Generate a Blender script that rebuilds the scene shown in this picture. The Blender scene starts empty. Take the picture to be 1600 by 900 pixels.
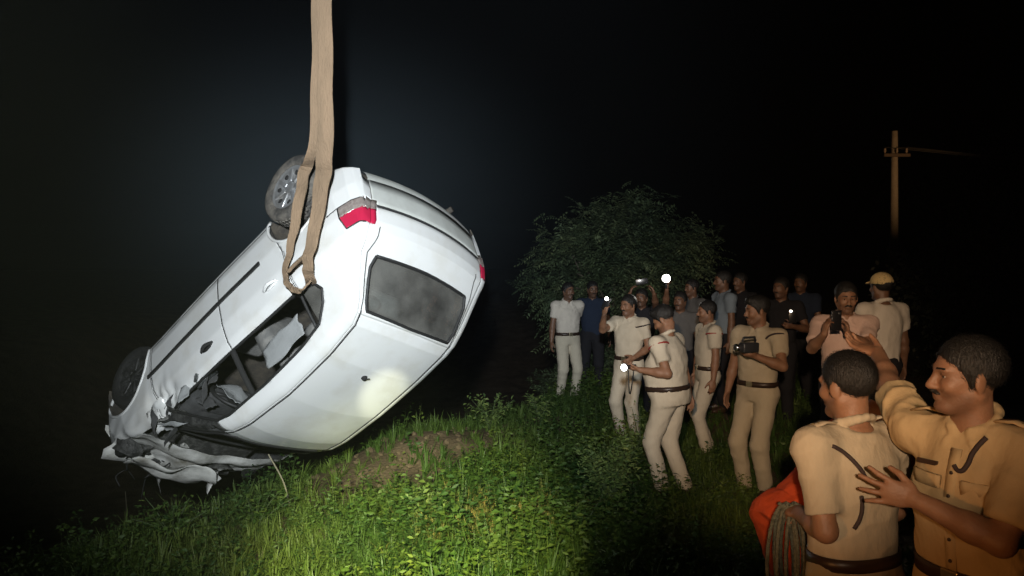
import bpy, bmesh, math, random
import numpy as np
from mathutils import Vector, Matrix

random.seed(7)
RNG = np.random.default_rng(11)
SC = bpy.context.scene
COL = SC.collection
R = math.radians

# ------------------------------------------------------------------ camera
F_PX, CAM_H = 1232.0, 2.17
PITCH = math.atan(47 / F_PX)
cd = bpy.data.cameras.new('camera')
cam = bpy.data.objects.new('camera', cd)
COL.objects.link(cam)
cam.location = (0, 0, CAM_H)
cam.rotation_euler = (R(90) - PITCH, 0, 0)
cd.sensor_width = 36
cd.lens = 36 * F_PX / 1600
cd.clip_start = 0.05
cd.clip_end = 1000
SC.camera = cam

# ------------------------------------------------------------------ night sky
w = bpy.data.worlds.new('World')
SC.world = w
w.use_nodes = True
nt = w.node_tree
bg = nt.nodes['Background']
sky = nt.nodes.new('ShaderNodeTexSky')
sky.sky_type = 'NISHITA'
sky.sun_disc = False
sky.sun_elevation = R(-4)
sky.sun_rotation = R(200)
nt.links.new(sky.outputs[0], bg.inputs[0])
bg.inputs[1].default_value = 0.006
moon = bpy.data.lights.new('moon', 'SUN')
moon.energy = 0.002
moon.angle = R(0.5)
moon.color = (0.75, 0.85, 1.0)
mo = bpy.data.objects.new('moon', moon)
COL.objects.link(mo)
mo.rotation_euler = (R(40), 0, R(200))


# ------------------------------------------------------------------ lamps of the rescue crews, standing behind the photographer
def spot(name, loc, target, watts, color, size_deg, blend, radius=0.1):
    l = bpy.data.lights.new(name, 'SPOT')
    l.energy = watts
    l.color = color
    l.spot_size = R(size_deg)
    l.spot_blend = blend
    l.shadow_soft_size = radius
    o = bpy.data.objects.new(name, l)
    COL.objects.link(o)
    o.location = loc
    d = Vector(target) - Vector(loc)
    o.rotation_euler = d.to_track_quat('-Z', 'Y').to_euler()
    return o


spot('crane_work_light', (-0.12, -1.0, 2.9), (-1.25, 7.0, 2.5), 3500, (0.90, 0.96, 1.0), 53, 1.0, 0.10)
spot('hand_torch', (-0.2, -0.3, 2.5), (-0.72, 5.7, 0.0), 4300, (1.0, 1.0, 0.48), 24, 1.0, 0.03)
spot('narrow_torch', (0.7, 0.2, 2.1), (-1.17, 6.75, 0.98), 1700, (1.0, 1.0, 0.72), 4.6, 0.8, 0.02)
spot('vehicle_headlamp_near', (-4.2, -1.5, 1.40), (1.42, 2.5, 1.62), 300, (1.0, 0.40, 0.11), 19, 0.6, 0.08)
spot('roof_lamp_of_vehicle', (-1.1, -3.6, 3.3), (2.35, 7.6, 1.3), 2100, (1.0, 0.70, 0.45), 19, 0.8, 0.08)
spot('second_vehicle_headlamp', (9.5, 2.0, 1.6), (9.7, 20.0, 5.0), 3000, (1.0, 0.56, 0.24), 15, 1.0, 0.08)

SC.view_settings.view_transform = 'Standard'
SC.view_settings.look = 'None'
SC.view_settings.exposure = 0.0
SC.view_settings.gamma = 1.0
SC.view_settings.use_curve_mapping = False
SC.render.engine = 'CYCLES'
cy = SC.cycles
cy.use_denoising = True
cy.max_bounces = 6
cy.diffuse_bounces = 3
cy.glossy_bounces = 3
cy.transmission_bounces = 4
cy.transparent_max_bounces = 8
cy.volume_bounces = 0
cy.sample_clamp_indirect = 4.0


# ------------------------------------------------------------------ projection helpers
def px_ray(px, py):
    c, s = math.cos(PITCH), math.sin(PITCH)
    u, v = (px - 800) / F_PX, (450 - py) / F_PX
    d = Vector((u, c + v * s, -s + v * c))
    return d


def at(px, py, depth):
    """world point seen at a pixel of the photograph, at a distance along +Y"""
    d = px_ray(px, py)
    return Vector((0, 0, CAM_H)) + d * (depth / d.y)


# ------------------------------------------------------------------ materials
MATS = {}


def mat(name, color, rough=0.6, metal=0.0, var=0.0, scale=8.0, bump=0.0, bscale=60.0, color2=None,
        coat=0.0, spec=0.5, emit=None, estr=0.0, subsurf=0.0, lo=0.4, hi=0.65, attr=None, coord='Object', trans=0.0, stretch=None):
    if name in MATS:
        return MATS[name]
    m = bpy.data.materials.new(name)
    m.use_nodes = True
    n = m.node_tree.nodes
    L = m.node_tree.links
    b = n['Principled BSDF']
    b.inputs['Base Color'].default_value = (*color, 1)
    b.inputs['Roughness'].default_value = rough
    b.inputs['Metallic'].default_value = metal
    b.inputs['Specular IOR Level'].default_value = spec
    b.inputs['Coat Weight'].default_value = coat
    b.inputs['Coat Roughness'].default_value = 0.06
    if subsurf:
        b.inputs['Subsurface Weight'].default_value = subsurf
        b.inputs['Subsurface Radius'].default_value = (0.012, 0.005, 0.003)
    if emit:
        b.inputs['Emission Color'].default_value = (*emit, 1)
        b.inputs['Emission Strength'].default_value = estr
    tc = n.new('ShaderNodeTexCoord')
    vec = tc.outputs[coord]
    if stretch:
        mp = n.new('ShaderNodeMapping')
        mp.inputs['Scale'].default_value = stretch
        L.new(vec, mp.inputs[0])
        vec = mp.outputs[0]
    colsock = None
    if color2 is not None:
        tx = n.new('ShaderNodeTexNoise')
        tx.inputs['Scale'].default_value = scale
        tx.inputs['Detail'].default_value = 6
        tx.inputs['Roughness'].default_value = 0.62
        L.new(vec, tx.inputs['Vector'])
        cr = n.new('ShaderNodeValToRGB')
        cr.color_ramp.elements[0].position = lo
        cr.color_ramp.elements[1].position = hi
        cr.color_ramp.elements[0].color = (*color, 1)
        cr.color_ramp.elements[1].color = (*color2, 1)
        L.new(tx.outputs[0], cr.inputs[0])
        colsock = cr.outputs[0]
    if attr:
        at_ = n.new('ShaderNodeAttribute')
        at_.attribute_name = attr
        hs = n.new('ShaderNodeHueSaturation')
        mr = n.new('ShaderNodeMapRange')
        mr.inputs[3].default_value = 0.55
        mr.inputs[4].default_value = 1.6
        L.new(at_.outputs['Fac'], mr.inputs[0])
        L.new(mr.outputs[0], hs.inputs['Value'])
        mr2 = n.new('ShaderNodeMapRange')
        mr2.inputs[3].default_value = 0.53
        mr2.inputs[4].default_value = 0.46
        L.new(at_.outputs['Fac'], mr2.inputs[0])
        L.new(mr2.outputs[0], hs.inputs['Hue'])
        if colsock:
            L.new(colsock, hs.inputs['Color'])
        else:
            hs.inputs['Color'].default_value = (*color, 1)
        colsock = hs.outputs[0]
    if colsock:
        L.new(colsock, b.inputs['Base Color'])
    if bump:
        tb = n.new('ShaderNodeTexNoise')
        tb.inputs['Scale'].default_value = bscale
        tb.inputs['Detail'].default_value = 5
        L.new(vec, tb.inputs['Vector'])
        bp = n.new('ShaderNodeBump')
        bp.inputs['Strength'].default_value = bump
        bp.inputs['Distance'].default_value = 0.02
        L.new(tb.outputs[0], bp.inputs['Height'])
        L.new(bp.outputs[0], b.inputs['Normal'])
    if trans:
        tr = n.new('ShaderNodeBsdfTranslucent')
        if colsock:
            L.new(colsock, tr.inputs[0])
        else:
            tr.inputs[0].default_value = (*color, 1)
        mx = n.new('ShaderNodeMixShader')
        mx.inputs[0].default_value = trans
        L.new(b.outputs[0], mx.inputs[1])
        L.new(tr.outputs[0], mx.inputs[2])
        L.new(mx.outputs[0], n['Material Output'].inputs[0])
    MATS[name] = m
    return m


def glass_mat(name, tint, refl=0.10, rough=0.03):
    m = bpy.data.materials.new(name)
    m.use_nodes = True
    n = m.node_tree.nodes
    L = m.node_tree.links
    n.remove(n['Principled BSDF'])
    tr = n.new('ShaderNodeBsdfTransparent')
    tr.inputs[0].default_value = (*tint, 1)
    gl = n.new('ShaderNodeBsdfGlossy')
    gl.inputs['Roughness'].default_value = rough
    df = n.new('ShaderNodeBsdfDiffuse')
    df.inputs[0].default_value = (0.45, 0.44, 0.40, 1)
    tx = n.new('ShaderNodeTexNoise')
    tx.inputs['Scale'].default_value = 3.5
    tx.inputs['Detail'].default_value = 6
    tc = n.new('ShaderNodeTexCoord')
    L.new(tc.outputs['Object'], tx.inputs['Vector'])
    mr = n.new('ShaderNodeMapRange')
    mr.inputs[1].default_value = 0.35
    mr.inputs[2].default_value = 0.75
    mr.inputs[3].default_value = 0.10
    mr.inputs[4].default_value = 0.36
    L.new(tx.outputs[0], mr.inputs[0])
    m0 = n.new('ShaderNodeMixShader')
    L.new(mr.outputs[0], m0.inputs[0])
    L.new(tr.outputs[0], m0.inputs[1])
    L.new(df.outputs[0], m0.inputs[2])
    mx = n.new('ShaderNodeMixShader')
    fr = n.new('ShaderNodeFresnel')
    fr.inputs[0].default_value = 1.6
    L.new(fr.outputs[0], mx.inputs[0])
    L.new(m0.outputs[0], mx.inputs[1])
    L.new(gl.outputs[0], mx.inputs[2])
    L.new(mx.outputs[0], n['Material Output'].inputs[0])
    MATS[name] = m
    return m


# ------------------------------------------------------------------ mesh helpers
def mesh_obj(name, verts, faces, material, parent=None, smooth=True, link=True):
    me = bpy.data.meshes.new(name)
    verts = np.asarray(verts, dtype=np.float32)
    if isinstance(faces, np.ndarray):
        k = faces.shape[1]
        me.vertices.add(len(verts))
        me.vertices.foreach_set('co', verts.ravel())
        me.loops.add(faces.size)
        me.loops.foreach_set('vertex_index', faces.astype(np.int32).ravel())
        me.polygons.add(len(faces))
        me.polygons.foreach_set('loop_start', np.arange(0, faces.size, k, dtype=np.int32))
        me.update(calc_edges=True)
    else:
        me.from_pydata(verts.tolist(), [], faces)
        me.update()
    if smooth:
        me.polygons.foreach_set('use_smooth', np.ones(len(me.polygons), dtype=bool))
    for mm in (material if isinstance(material, (list, tuple)) else [material]):
        me.materials.append(mm)
    o = bpy.data.objects.new(name, me)
    COL.objects.link(o)
    if parent is not None:
        o.parent = parent
    return o


def empty(name, loc=(0, 0, 0), rz=0.0):
    o = bpy.data.objects.new(name, None)
    COL.objects.link(o)
    o.location = loc
    o.rotation_euler = (0, 0, rz)
    o.empty_display_size = 0.1
    return o


def tag(o, label=None, cat=None, group=None, kind=None):
    if label:
        o['label'] = label
    if cat:
        o['category'] = cat
    if group:
        o['group'] = group
    if kind:
        o['kind'] = kind
    return o


class MB:
    """collects primitive shapes, built as one mesh"""

    def __init__(self):
        self.v, self.f = [], []

    def add(self, v, f):
        o = len(self.v)
        self.v += [tuple(p) for p in v]
        self.f += [tuple(i + o for i in q) for q in f]

    def box(self, c, s, rot=None, bev=0.0):
        bm = bmesh.new()
        bmesh.ops.create_cube(bm, size=1)
        for v in bm.verts:
            v.co = Vector((v.co.x * s[0], v.co.y * s[1], v.co.z * s[2]))
        if bev:
            bmesh.ops.bevel(bm, geom=bm.edges[:], offset=bev, segments=2, affect='EDGES', profile=0.6)
        M = rot if rot is not None else Matrix.Identity(3)
        bm.verts.index_update()
        self.add([M @ v.co + Vector(c) for v in bm.verts], [[v.index for v in f.verts] for f in bm.faces])
        bm.free()
        return self

    def tube(self, pts, rad, n=8, cap=True):
        pts = [Vector(p) for p in pts]
        if not isinstance(rad, (list, tuple)):
            rad = [rad] * len(pts)
        base = len(self.v)
        up = None
        for i, p in enumerate(pts):
            t = (pts[min(i + 1, len(pts) - 1)] - pts[max(i - 1, 0)])
            if t.length < 1e-9:
                t = Vector((0, 0, 1))
            t.normalize()
            if up is None:
                up = t.orthogonal().normalized()
            up = (up - t * up.dot(t))
            up = up.normalized() if up.length > 1e-6 else t.orthogonal().normalized()
            s = t.cross(up)
            for k in range(n):
                a = 2 * math.pi * k / n
                self.v.append(tuple(p + (up * math.cos(a) + s * math.sin(a)) * rad[i]))
        for i in range(len(pts) - 1):
            for k in range(n):
                a, b = base + i * n + k, base + i * n + (k + 1) % n
                self.f.append((a, b, b + n, a + n))
        if cap:
            self.f.append(tuple(base + k for k in range(n))[::-1])
            e = base + (len(pts) - 1) * n
            self.f.append(tuple(e + k for k in range(n)))
        return self

    def lathe(self, prof, n=36, origin=(0, 0, 0), axis='y'):
        base = len(self.v)
        for r, h in prof:
            for k in range(n):
                a = 2 * math.pi * k / n
                if axis == 'y':
                    self.v.append((origin[0] + r * math.cos(a), origin[1] + h, origin[2] + r * math.sin(a)))
                else:
                    self.v.append((origin[0] + r * math.cos(a), origin[1] + r * math.sin(a), origin[2] + h))
        for i in range(len(prof) - 1):
            for k in range(n):
                a, b = base + i * n + k, base + i * n + (k + 1) % n
                self.f.append((a, b, b + n, a + n))
        return self

    def build(self, name, m, parent=None, smooth=True):
        o = mesh_obj(name, self.v, self.f, m, parent, smooth)
        return o


def ribbon(pts, widths, wdir, thick):
    """flat strap with thickness along a polyline; wdir = width direction (one vector or a list)"""
    v, f = [], []
    n = len(pts)
    for i, p in enumerate(pts):
        p = Vector(p)
        t = (Vector(pts[min(i + 1, n - 1)]) - Vector(pts[max(i - 1, 0)])).normalized()
        wd = Vector(wdir[i] if isinstance(wdir, list) else wdir)
        wd = (wd - t * wd.dot(t)).normalized()
        nn = t.cross(wd).normalized()
        ww = widths[i] if isinstance(widths, list) else widths
        for a, b in ((-1, -1), (1, -1), (1, 1), (-1, 1)):
            v.append(p + wd * (a * ww / 2) + nn * (b * thick / 2))
    for i in range(n - 1):
        for k in range(4):
            a, b = i * 4 + k, i * 4 + (k + 1) % 4
            f.append((a, b, b + 4, a + 4))
    f.append((3, 2, 1, 0))
    e = (n - 1) * 4
    f.append((e, e + 1, e + 2, e + 3))
    return v, f


def catmull(pts, per=6):
    P = [np.array(p, float) for p in pts]
    P = [2 * P[0] - P[1]] + P + [2 * P[-1] - P[-2]]
    out = []
    for i in range(1, len(P) - 2):
        for k in range(per):
            t = k / per
            a, b, c, d = P[i - 1], P[i], P[i + 1], P[i + 2]
            out.append(0.5 * ((2 * b) + (-a + c) * t + (2 * a - 5 * b + 4 * c - d) * t * t + (-a + 3 * b - 3 * c + d) * t ** 3))
    out.append(P[-2])
    return out


def sstep(a, b, x):
    t = np.clip((np.asarray(x, float) - a) / (b - a), 0, 1)
    return t * t * (3 - 2 * t)


def trig_noise(x, y, z, seed=0, octaves=3):
    """cheap smooth 3D noise in about -1..1"""
    r = np.random.default_rng(seed)
    out = 0
    amp, fr = 1.0, 1.0
    for _ in range(octaves):
        s = 0
        for _k in range(4):
            d = r.normal(size=3)
            d /= np.linalg.norm(d)
            s = s + np.sin(fr * (x * d[0] + y * d[1] + z * d[2]) + r.uniform(0, 6.28))
        out = out + amp * s / 2.2
        amp *= 0.5
        fr *= 2.1
    return out / 1.6


# ------------------------------------------------------------------ ground
EDGE_Y = [0, 3, 5.0, 6.3, 7.6, 9.3, 11.3, 14, 20, 40]
EDGE_X = [-3.9, -3.6, -3.25, -2.75, -1.95, -0.65, 0.65, 1.7, 2.6, 3]


def edge_x(y):
    return np.interp(y, EDGE_Y, EDGE_X)


def ground_z(x, y):
    x = np.asarray(x, float)
    y = np.asarray(y, float)
    lf = edge_x(y) - x
    z = 0.05 * trig_noise(x * 1.1, y * 1.1, 0, 3, 3)
    z = z + 0.13 * np.exp(-((lf + 0.55) / 0.7) ** 2) * sstep(7.2, 8.5, y) * (1 - sstep(12, 15, y))
    z = z + 0.14 * np.exp(-(((x + 0.9) / 0.9) ** 2 + ((y - 8.3) / 0.7) ** 2))
    z = z + 0.20 * (1 - sstep(2.8, 4.6, y)) * sstep(-2, 0.5, x)
    z = z + 0.24 * sstep(2.35, 2.75, x) * (1 - sstep(14, 20, y))
    z = z - 2.6 * sstep(0.0, 1.7, lf) * (1 - sstep(24, 40, y)) * sstep(-14, -9, x) * sstep(0.5, 3, y)
    return z


def gz(x, y):
    return float(ground_z(x, y))


gx = np.concatenate([-np.geomspace(150, 7, 22), np.arange(-6.8, 6.8, 0.11), np.geomspace(7, 150, 22)])
gy = np.concatenate([[-40, -15, -6, -2, 0], np.arange(1, 17, 0.11), np.geomspace(17.3, 150, 30)])
GX, GY = np.meshgrid(gx, gy, indexing='ij')
GZ = ground_z(GX, GY) + 0.018 * trig_noise(GX * 14, GY * 14, 0, 5, 3)
nx, ny = len(gx), len(gy)
I = np.arange(nx * ny).reshape(nx, ny)
Fq = np.stack([I[:-1, :-1], I[1:, :-1], I[1:, 1:], I[:-1, 1:]], -1).reshape(-1, 4)
m_soil = mat('soil', (0.075, 0.055, 0.038), 0.95, color2=(0.17, 0.125, 0.085), scale=2.2, bump=0.9, bscale=30, lo=0.35, hi=0.7, spec=0.2)
ground = mesh_obj('ground', np.stack([GX, GY, GZ], -1).reshape(-1, 3), Fq, m_soil)
tag(ground, 'brown earth bank under the weeds, dropping into a pit', kind='structure')

# ------------------------------------------------------------------ car
CAR_R = Matrix(((-0.7117719, 0.6323973, 0.3057030), (0.3455491, 0.6941657, -0.6314505), (-0.6115362, -0.3438133, -0.7126120)))
CAR_T = Vector((-2.106, 7.119, 1.795))
CAR_M = Matrix.Translation(CAR_T) @ CAR_R.to_4x4()
CAR_I = CAR_M.inverted()


def px_to_car(px, py, ycar=-0.80):
    """point where the ray through a pixel meets the car's right flank (in world)"""
    o = CAR_I @ Vector((0, 0, CAM_H))
    d = CAR_I.to_3x3() @ px_ray(px, py)
    t = (ycar - o.y) / d.y
    return CAR_M @ (o + d * t)


m_paint = mat('white_car_paint', (0.74, 0.75, 0.74), 0.28, color2=(0.60, 0.58, 0.52), scale=3.2, lo=0.48, hi=0.85, coat=0.6, bump=0.02, bscale=5)
m_trim = mat('car_interior_trim', (0.035, 0.036, 0.037), 0.8, color2=(0.06, 0.06, 0.06), scale=12, bump=0.2)
m_rubber = mat('black_rubber', (0.018, 0.018, 0.018), 0.6)
m_tyre = mat('muddy_tyre', (0.05, 0.048, 0.045), 0.85, color2=(0.20, 0.18, 0.15), scale=9, lo=0.4, hi=0.7, bump=0.4, bscale=40)
m_rim = mat('silver_wheel_cover', (0.52, 0.53, 0.54), 0.38, metal=0.7, color2=(0.36, 0.34, 0.31), scale=12, lo=0.45, hi=0.75)
m_dark = mat('dark_cavity', (0.015, 0.015, 0.015), 0.9)
m_under = mat('dirty_underbody', (0.05, 0.045, 0.04), 0.9, color2=(0.10, 0.085, 0.065), scale=8, bump=0.4)
m_seat = mat('grey_seat_cloth', (0.16, 0.16, 0.155), 0.9, color2=(0.24, 0.235, 0.22), scale=10, bump=0.3)
m_red = mat('red_lamp_lens', (0.50, 0.020, 0.065), 0.14, coat=0.5, emit=None)
m_clear = mat('clear_lamp_lens', (0.42, 0.37, 0.34), 0.12, metal=0.3, coat=0.5, color2=(0.25, 0.2, 0.18), scale=30)
m_glass = glass_mat('car_window_glass', (0.55, 0.60, 0.60))
m_head = mat('headlamp_lens', (0.10, 0.11, 0.11), 0.12, coat=0.6)
m_scrape = mat('torn_metal', (0.10, 0.10, 0.095), 0.55, metal=0.5, color2=(0.3, 0.3, 0.28), scale=14, lo=0.45, hi=0.7, bump=0.5)
m_liner = mat('pale_headliner', (0.42, 0.42, 0.40), 0.95)

m_scrape2 = mat('blackened_torn_metal', (0.03, 0.03, 0.03), 0.6, metal=0.3, color2=(0.10, 0.10, 0.095), scale=14, bump=0.5)
car = empty('crashed_car')
car.matrix_world = CAR_M
tag(car, 'wrecked white hatchback hanging upside down, nose in the weeds, from a tan sling', 'car')

PROF_X = [1.77, 1.74, 1.66, 1.45, 1.15, 0.86, 0.70, 0.50, 0.30, 0.22, 0.05, -0.4, -0.9, -1.20, -1.29, -1.36, -1.46, -1.56, -1.63, -1.685, -1.72, -1.745, -1.76, -1.768, -1.77]
PROF_Z = [0.52, 0.64, 0.73, 0.82, 0.89, 0.95, 1.055, 1.205, 1.335, 1.372, 1.405, 1.43, 1.415, 1.375, 1.335, 1.27, 1.145, 1.02, 0.965, 0.91, 0.85, 0.76, 0.66, 0.56, 0.46]


def top_z(x):
    return np.interp(-np.asarray(x), -np.array(PROF_X), PROF_Z)


def belt_z(x):
    return np.interp(x, [-1.8, -1.3, -0.6, 0.6, 0.9], [1.04, 1.0, 0.975, 0.945, 0.93])


def half_w(x, z):
    """half width of the body at (x, z)"""
    x = np.asarray(x, float)
    z = np.asarray(z, float)
    plan = np.interp(x, [-1.77, -1.74, -1.68, -1.55, -1.3, -0.8, 0, 0.9, 1.3, 1.55, 1.7, 1.77],
                     [0.62, 0.665, 0.705, 0.742, 0.768, 0.782, 0.787, 0.782, 0.765, 0.72, 0.62, 0.50])
    sec = np.interp(z, [0.15, 0.22, 0.32, 0.52, 0.58, 0.75, 0.90, 0.95, 1.00, 1.15, 1.30, 1.45],
                    [-0.07, -0.03, -0.008, 0.0, -0.004, -0.014, -0.045, -0.072, -0.095, -0.155, -0.225, -0.30])
    hw = plan + sec
    tz = top_z(x)
    rr = 0.055
    q = np.clip((z - (tz - rr)) / rr, 0, 1)
    hw = hw - 0.062 * (1 - np.sqrt(np.clip(1 - q * q * 0.995, 0, 1)))
    return hw


def sill_z(x):
    return np.interp(x, [-1.77, -1.6, -1.4, 1.3, 1.6, 1.77], [0.36, 0.27, 0.18, 0.18, 0.24, 0.34])


def damage(P):
    """crushed front end, dented flank"""
    P = np.array(P, float)
    x, y, z = P[:, 0].copy(), P[:, 1].copy(), P[:, 2].copy()
    k = sstep(0.78, 1.65, x)
    n1 = trig_noise(x * 9, y * 9, z * 9, 21, 3)
    n2 = trig_noise(x * 9, y * 9, z * 9, 22, 3)
    n3 = trig_noise(x * 9, y * 9, z * 9, 23, 3)
    top = sstep(0.55, 0.9, z)
    P[:, 0] += k * (-0.06 * top + 0.055 * n1)
    P[:, 1] += k * 0.030 * n2 * (0.35 + top)
    P[:, 2] += k * (0.075 * n3 * top - 0.06 * top)
    # bonnet folded up in the middle
    P[:, 2] += 0.10 * np.exp(-((x - 1.28) / 0.12) ** 2) * top * np.exp(-(y / 0.5) ** 2)
    # crease behind the front wheel arch, near the mirror
    e = np.exp(-(((x - 0.72) / 0.16) ** 2 + ((z - 0.84) / 0.13) ** 2)) * (y < 0)
    P[:, 1] += e * (0.05 + 0.05 * trig_noise(x * 28, 0 * x, z * 28, 31, 2))
    P[:, 0] += e * 0.03 * trig_noise(x * 30, y, z * 30, 32, 2)
    # shallow waves on the doors and the roof
    P[:, 1] += 0.004 * trig_noise(x * 5, y, z * 5, 41, 2)
    P[:, 2] += 0.006 * trig_noise(x * 4, y * 4, z, 42, 2) * (z > 1.3)
    # roof pressed in over the windscreen
    P[:, 2] -= 0.05 * sstep(-0.1, 0.5, x) * sstep(1.1, 1.3, z) * np.exp(-((y - 0.15) / 0.45) ** 2)
    return P


XS = np.unique(np.concatenate([np.linspace(1.77, -1.5, 205), np.linspace(-1.5, -1.77, 46), np.array(PROF_X)]))[::-1]
NXS = len(XS)
# --- flank grids
ROWS = 74
WB_ARCH = [(1.2, 0.27, 0.345), (-1.2, 0.25, 0.345)]
WIN = [(0.66, 0.955), (-0.95, 0.985), (-1.13, 1.02), (-1.17, 1.09), (-1.12, 1.17), (-1.0, 1.265), (-0.8, 1.30), (-0.3, 1.32), (0.12, 1.31), (0.26, 1.28)]


def in_poly(px, pz, poly):
    inside = np.zeros(px.shape, bool)
    n = len(poly)
    j = n - 1
    for i in range(n):
        xi, zi = poly[i]
        xj, zj = poly[j]
        c = ((zi > pz) != (zj > pz)) & (px < (xj - xi) * (pz - zi) / (zj - zi + 1e-12) + xi)
        inside ^= c
        j = i
    return inside


def sub_mesh(name, V, Fc, mask, material, parent, solid=0.0, mats2=None, smooth=True):
    fs = Fc[mask]
    if len(fs) == 0:
        return None
    u, inv = np.unique(fs, return_inverse=True)
    ml = [material] + ([mats2] if mats2 else [])
    o = mesh_obj(name, V[u], inv.reshape(fs.shape), ml, parent, smooth)
    if solid:
        md = o.modifiers.new('thickness', 'SOLIDIFY')
        md.thickness = solid
        md.offset = -1
        if mats2:
            md.material_offset = 1
            md.material_offset_rim = 1
    return o


def flank(sgn):
    tz = np.maximum(top_z(XS), 0.45)
    sz = np.minimum(sill_z(XS), tz - 0.02)
    t = np.linspace(0, 1, ROWS)
    t = np.concatenate([t[:-1], 1 - np.geomspace(1 / (ROWS - 1), 0.0006, 8)[1:], [1.0]])
    X = np.repeat(XS[:, None], len(t), 1)
    Z = sz[:, None] + (tz - sz)[:, None] * t[None]
    Y = half_w(X, Z)
    V = np.stack([X, sgn * Y, Z], -1)
    n = len(t)
    idx = np.arange(NXS * n).reshape(NXS, n)
    Fc = np.stack([idx[:-1, :-1], idx[:-1, 1:], idx[1:, 1:], idx[1:, :-1]], -1).reshape(-1, 4)
    if sgn > 0:
        Fc = Fc[:, ::-1]
    Vf = V.reshape(-1, 3)
    cx = Vf[Fc, 0].mean(1)
    cz = Vf[Fc, 2].mean(1)
    return V, damage(Vf), Fc, cx, cz, V[:, -1]


for sgn in (-1, 1):
    V, Vd, Fc, cx, cz, edge = flank(sgn)
    arch = np.zeros(len(Fc), bool)
    for (ax, az, ar) in WB_ARCH:
        arch |= (cx - ax) ** 2 + (cz - az) ** 2 < ar ** 2
    win = in_poly(cx, cz, WIN)
    bumper = (cx < -1.42 - 0.10 * (cz - 0.3)) & (cz < 0.675) & ~arch
    fbump = (cx > 1.56) & (cz < 0.60) & ~arch
    doorsplit = -0.20
    door_zone = (cz > 0.25) & (cz < belt_z(cx) + 0.002) & ~arch & ~win
    fdoor = door_zone & (cx < 0.80) & (cx > doorsplit)
    # the rear door runs into the wheel arch
    rdoor = door_zone & (cx <= doorsplit) & (cx > -0.98 + 0.25 * np.clip(0.62 - cz, 0, 1))
    lampz = (cx < -1.56) & (cz > 0.675) & (cz < 0.875) & (cx < -1.56 - 0.12 * np.abs(cz - 0.77))
    apil = (cx > 0.27) & (cx < 0.84) & (cz > belt_z(cx) + 0.004) & ~win & (sgn < 0)
    sub_mesh('torn_windscreen_pillar', Vd, Fc, apil & (trig_noise(cx * 22, cz * 22, 0, 55, 2) < 0.35), m_scrape2, car, 0.02, m_trim) if sgn < 0 else None
    rest = ~(apil | arch | win | bumper | fbump | fdoor | rdoor | lampz)
    body = sub_mesh('side_panel', Vd, Fc, rest, m_paint, car, 0.02, m_trim)
    fd = sub_mesh('front_door', Vd, Fc, fdoor, m_paint, car, 0.03, m_trim)
    rd = sub_mesh('rear_door', Vd, Fc, rdoor, m_paint, car, 0.03, m_trim)
    rb = sub_mesh('rear_bumper_corner', Vd, Fc, bumper, m_paint, car, 0.012, m_under)
    sub_mesh('front_bumper_corner', Vd, Fc, fbump, m_paint, car, 0.012, m_under)
    tl = sub_mesh('tail_lamp', Vd + np.array([0, sgn * 0.004, 0]), Fc, lampz & (cz <= 0.765), m_clear, car, 0.02)
    sub_mesh('red_lens', Vd + np.array([0, sgn * 0.004, 0]), Fc, lampz & (cz > 0.765), m_red, tl, 0.02)
    # rear side glass, front one is smashed out on the right
    rearwin = win & (cx < -0.24)
    gl = None if sgn < 0 else sub_mesh('rear_side_window', Vd - np.array([0, sgn * 0.012, 0]), Fc, rearwin & (cx > -0.98), m_glass, car)
    sub_mesh('quarter_window', Vd - np.array([0, sgn * 0.012, 0]), Fc, rearwin & (cx < -1.0), m_glass, car)
    if sgn > 0:
        sub_mesh('front_side_window', Vd - np.array([0, sgn * 0.012, 0]), Fc, win & (cx > -0.2), m_glass, car)

    def flank_pt(x, z, off=0.0):
        p = damage(np.array([[x, sgn * (half_w(x, z) + off), z]]))[0]
        return Vector(p)
    # black rubber seals round the openings
    loop = WIN + [WIN[0]]
    pts = []
    for a, b in zip(loop[:-1], loop[1:]):
        for q in range(14):
            t = q / 14
            pts.append(flank_pt(a[0] + (b[0] - a[0]) * t, a[1] + (b[1] - a[1]) * t, 0.000))
    pts.append(pts[0])
    MB().tube(pts, 0.0115, 6).build('window_seal', m_rubber, car)
    MB().tube([flank_pt(-0.2 + 0.02 * k / 10, 0.97 + 0.345 * k / 10, 0.002) for k in range(11)], 0.024, 6).build('door_pillar', m_dark, car)
    MB().tube([flank_pt(-0.985 + 0.02 * k / 10, 1.0 + 0.265 * k / 10, 0.0) for k in range(11)], 0.012, 6).build('quarter_divider', m_rubber, car)
    # side rubbing strip on the doors
    st = MB()
    ps = [flank_pt(0.83 - 1.56 * k / 40, 0.535, 0.004) for k in range(41)]
    v, f = ribbon(ps, 0.034, (0, 0, 1), 0.016)
    st.add(v, f)
    st.build('rubbing_strip', m_rubber, car, smooth=False)
    # shut lines
    def gap(pl, name='shut_line', rad=0.0035):
        P = []
        for a, b in zip(pl[:-1], pl[1:]):
            for q in range(12):
                t = q / 12
                P.append(flank_pt(a[0] + (b[0] - a[0]) * t, a[1] + (b[1] - a[1]) * t, 0.0))
        P.append(flank_pt(*pl[-1], 0.0))
        MB().tube(P, rad, 5).build(name, m_dark, car)
    gap([(0.80, 0.93), (0.80, 0.25), (-0.2, 0.25), (-0.2, 0.965)])
    gap([(-0.2, 0.25), (-0.885, 0.25), (-0.98, 0.62), (-0.98, 0.985)])
    gap([(-1.455, 0.675), (-1.745, 0.675)])
    gap([(-1.735, 0.675), (-1.565, 0.675), (-1.557, 0.77), (-1.575, 0.874), (-1.70, 0.874)], 'lamp_seal', 0.0065)
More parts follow.
